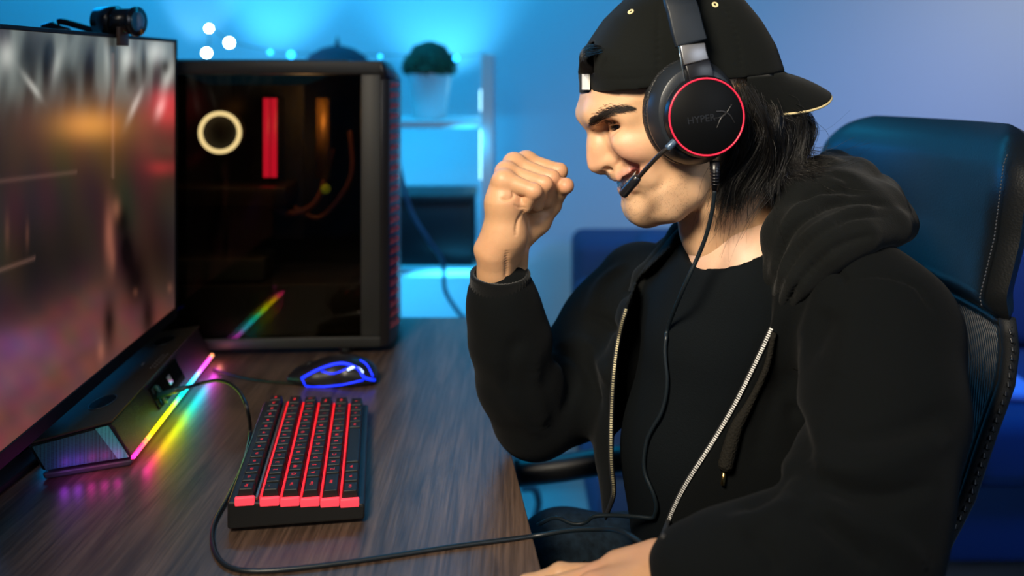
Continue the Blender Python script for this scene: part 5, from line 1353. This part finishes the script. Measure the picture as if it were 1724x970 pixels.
# ================================================================== HEADSET
M_hs = mat('headset_satin', (.016, .020, .026), .36, .2, spec=.5); M_hsb = mat('headset_black', (.006, .006, .008), .30); M_hb = mat('headband_leatherette', (.010, .014, .020), .5, bump=(1800, .15), spec=.35)
hs = thing('headset', 'black over-ear headset with a red ring on the cup and a boom microphone', 'headset', H2W((0, 0, 0)))
def cupM(sgn):
    cN = HL(1190, 197, -.123); cN = np.array([cN[0], cN[1], .123*sgn*-1*-1 if sgn > 0 else -.123])
    z = Lv*sgn; x = Fv*-1.0; y = np.cross(z, x)
    M = Matrix(((x[0], y[0], z[0], 0), (x[1], y[1], z[1], 0), (x[2], y[2], z[2], 0), (0, 0, 0, 1)))
    c = H2W((cN[0], cN[1], .123*sgn)); M.translation = Vector(c); return M
for sgn in (-1, 1):
    M = cupM(sgn)     # z points outwards; 0 = outer face
    off = Matrix.Translation((-.004 if sgn < 0 else -.004, 0.004, 0)); 
    MB().lathe([(.030, -.052), (.040, -.054), (.0475, -.050), (.0505, -.044), (.0500, -.036), (.046, -.032), (.030, -.032)], 64, M @ off, .97, 1.10).build('ear_cushion', mat('cushion_leatherette', (.008, .009, .011), .5, bump=(500, .8, 1)), hs)
    MB().lathe([(.030, -.033), (.0475, -.0335), (.0495, -.031), (.0495, -.0275), (.0425, -.0135), (.0415, -.0125), (.030, -.0125)], 72, M @ off, .97, 1.09).build('cup_housing', M_hs, hs)
    MB().lathe([(.030, -.0120), (.0405, -.0120), (.0410, -.006), (.0392, -.0035), (.0392, -.0005), (.030, -.0005)], 72, M).build('inner_ring', M_hsb, hs)
    MB().torus(.0379, .0009, M @ Matrix.Translation((0, 0, .0002)), 96, 10).build('red_ring', mat('red_ring', (.75, .02, .05), .35, emit=(1, .02, .08), es=.35), hs)
    MB().lathe([(.0005, -.0004), (.0368, -.0004), (.0370, .0004), (.0362, .0010), (.0005, .0016)], 72, M).build('cup_disc', mat('disc_gloss', (.002, .0022, .0025), .5, spec=.12), hs)
M = cupM(-1)
M_logo = mat('logo_dark_grey', (.020, .020, .022), .4, .3)
def LM(px, py): # photo point -> disc plane coords
    d = Vector(((px-CX)/FPX, 1, -(py-HY)/FPX)); Mi = M.inverted(); o_ = Mi @ CAM; q = Mi.to_3x3() @ d; t = (.0018-o_.z)/q.z; r = o_+q*t; return (r.x, r.y)
lg = MB()
def stroke(pts, wd):
    P_ = catmull(np.array([(*LM(a, b), .0015) for a, b in pts]), 8); n = len(P_); W_ = np.interp(np.linspace(0, 1, n), [0, .5, 1], wd); V = []
    T = np.gradient(P_, axis=0)
    for i in range(n):
        t_ = T[i]/np.linalg.norm(T[i]); s_ = np.array([-t_[1], t_[0], 0])*W_[i]
        V += [M @ Vector(P_[i]+s_), M @ Vector(P_[i]-s_), M @ Vector(P_[i]+s_+np.array([0, 0, .0003])), M @ Vector(P_[i]-s_+np.array([0, 0, .0003]))]
    F = []
    for i in range(n-1):
        a = i*4; b = a+4; F += [(a+2, a+3, b+3, b+2), (a, a+2, b+2, b), (a+3, a+1, b+1, b+3)]
    lg.add(V, F)
stroke([(1232, 176), (1224, 190), (1214, 200), (1207, 215)], [.0002, .0011, .0002])
stroke([(1206, 188), (1218, 188), (1229, 194), (1237, 207)], [.0010, .0010, .0002])
stroke([(1200, 199), (1212, 198), (1222, 192)], [.0003, .0005, .0002])
lg.build('emblem', M_logo, hs)
p_ = LM(1181, 201)
tx_ = text_obj('lettering', 'HYPER', .0098, M @ Matrix.Translation((p_[0], p_[1], .0015)) @ Matrix.Rotation(math.radians(8), 4, 'Z') @ Matrix.Shear('XZ', 4, (0, 0)), mat('lettering_dim', (.0055, .0055, .006), .4), hs)
me_ = None
# yoke, slider plate and headband running over the cap
def hbp(px, py, w_): return HW(px, py, w_)
def strip(cl, wd, th, name, m, par=hs, bev=.0012):
    "band through centre line cl (world), width along the head's forward axis"
    cl = np.asarray(cl); n = len(cl); T = np.gradient(cl, axis=0); T /= np.linalg.norm(T, axis=1)[:, None]; V = []
    WD = np.broadcast_to(np.asarray(wd, float), (n,))
    for i in range(n):
        f_ = Fv-T[i]*Fv.dot(T[i]); f_ /= np.linalg.norm(f_); nn = np.cross(T[i], f_)
        for a_, b_ in ((-1, -1), (1, -1), (1, 1), (-1, 1)): V.append(cl[i]+f_*a_*WD[i]/2+nn*b_*th/2)
    F = [(i*4+j, i*4+(j+1) % 4, (i+1)*4+(j+1) % 4, (i+1)*4+j) for i in range(n-1) for j in range(4)]+[(3, 2, 1, 0), tuple((n-1)*4+j for j in range(4))]
    return MB().add(V, F).build(name, m, par, bevel=bev)
yk = [hbp(1180, 143, -.112), hbp(1178, 125, -.112), hbp(1172, 106, -.110)]
strip(yk, [.0255, .0265, .0265], .009, 'yoke', M_hsb)
strip([hbp(1171.5, 105.5, -.1105), hbp(1167, 90, -.1090), hbp(1164.5, 75, -.1075)], .0262, .007, 'slider_plate', mat('brushed_grey_plate', (.22, .22, .23), .35, .7))
band = [HL(1164, 74, -.1065), HL(1157, 50, -.105), HL(1150, 20, -.101), HL(1143, -5, -.092)]
top_ = np.array([HL(1128, -50, 0)[0], HL(1128, -58, 0)[1]+.004, 0])
b2 = [np.array([band[3][0]*.5+top_[0]*.5, top_[1]-.013, -.055]), top_]
half_ = band+b2; mir = [p*np.array([1, 1, -1]) for p in half_[::-1][1:]]
cl = H2W(catmull(np.array(half_+mir), 8)); strip(cl, .033, .008, 'headband', M_hb, bev=.002)
cl2 = H2W(catmull(np.array(half_+mir), 8)*np.array([1, 1, 1])-np.array([0, .0, 0]))
for w_ in (1,):
    strip([H2W(HL(1180, 143, -.112)*np.array([1, 1, -1])), H2W(HL(1172, 106, -.110)*np.array([1, 1, -1])), H2W(HL(1164, 74, -.1065)*np.array([1, 1, -1]))], .0262, .008, 'yoke', M_hsb)
# bright edge line of the yoke
MB().tube([hbp(1143, 78, -.114), hbp(1146, 100, -.1155), hbp(1153, 140, -.1165)], .0006, 6).build('yoke_edge', mat('pale_edge', (.35, .45, .5), .2, .8), hs)
# microphone
mp = catmull([HW(1136, 238, -.118), HW(1126, 248, -.118), HW(1108, 263, -.112), HW(1090, 282, -.100), HW(1074, 300, -.086)], 6)
MB().tube(mp[:8], .0036, 12).build('boom_collar', mat('blue_grey_collar', (.06, .10, .16), .3, .3), hs)
MB().tube(mp, .0024, 10).build('boom', mat('boom_rubber', (.012, .010, .009), .28), hs)
m0, m1 = HW(1075, 297, -.087), HW(1048, 328, -.074)
MB().tube([m0, m0+(m1-m0)*.04, m0+(m1-m0)*.2, m0+(m1-m0)*.93, m1], [.0030, .0042, .0050, .0050, .0044], 20).build('microphone_tip', mat('mic_black', (.008, .008, .010), .3), hs)
# cable of the headset
MB().tube([HW(1203, 272, -.110), HW(1204, 300, -.108), HW(1203, 320, -.106)], [.0052, .0044, .0032], 12).build('strain_relief', M_hsb, hs)
for i in range(7):
    MB().torus(.0048-.0002*i, .0008, Matrix.Translation(Vector(HW(1203.5, 280+i*5, -.109))), 16, 6).build('relief_ring', M_hsb, hs)
cs_ = [HW(1203, 318, -.106), HW(1199, 355, -.102), HW(1190, 393, -.096), HW(1176, 430, -.090), HW(1150, 487, -.082)]
lowr = lay([tt_, sh_t, ht], [(1128, 535), (1121, 570), (1119, 600), (1124, 650), (1112, 700), (1092, 730), (1084, 770), (1086, 800), (1100, 830), (1106, 858), (1098, 872)], .0065, 5)
if len(lowr) > 6:
    for _ in range(4): lowr[1:-1] = (lowr[:-2]+2*lowr[1:-1]+lowr[2:])/4
    cs_ = cs_+list(lowr[2::3])
cs_ += [A(1070, 870, .93), A(1030, 868, .95), A(1000, 870, .96), A(985, 880, .965), A(965, 882, .97), A(935, 872, .985), A(905, 884, 1.0)]
MB().tube(catmull(cs_, 5), .0022, 8).build('headset_cable', M_cab, hs)

# ---- lettering becomes plain geometry
bpy.context.view_layer.update()
dg = bpy.context.evaluated_depsgraph_get()
for o in [o for o in bpy.data.objects if o.type == 'FONT']:
    me = bpy.data.meshes.new_from_object(o.evaluated_get(dg)); nm = o.name.split('.')[0]
    n_ = bpy.data.objects.new(nm, me); COL.objects.link(n_); n_.parent = o.parent; n_.matrix_parent_inverse = o.matrix_parent_inverse.copy(); n_.matrix_basis = o.matrix_basis.copy()
    cu = o.data; bpy.data.objects.remove(o); bpy.data.curves.remove(cu)
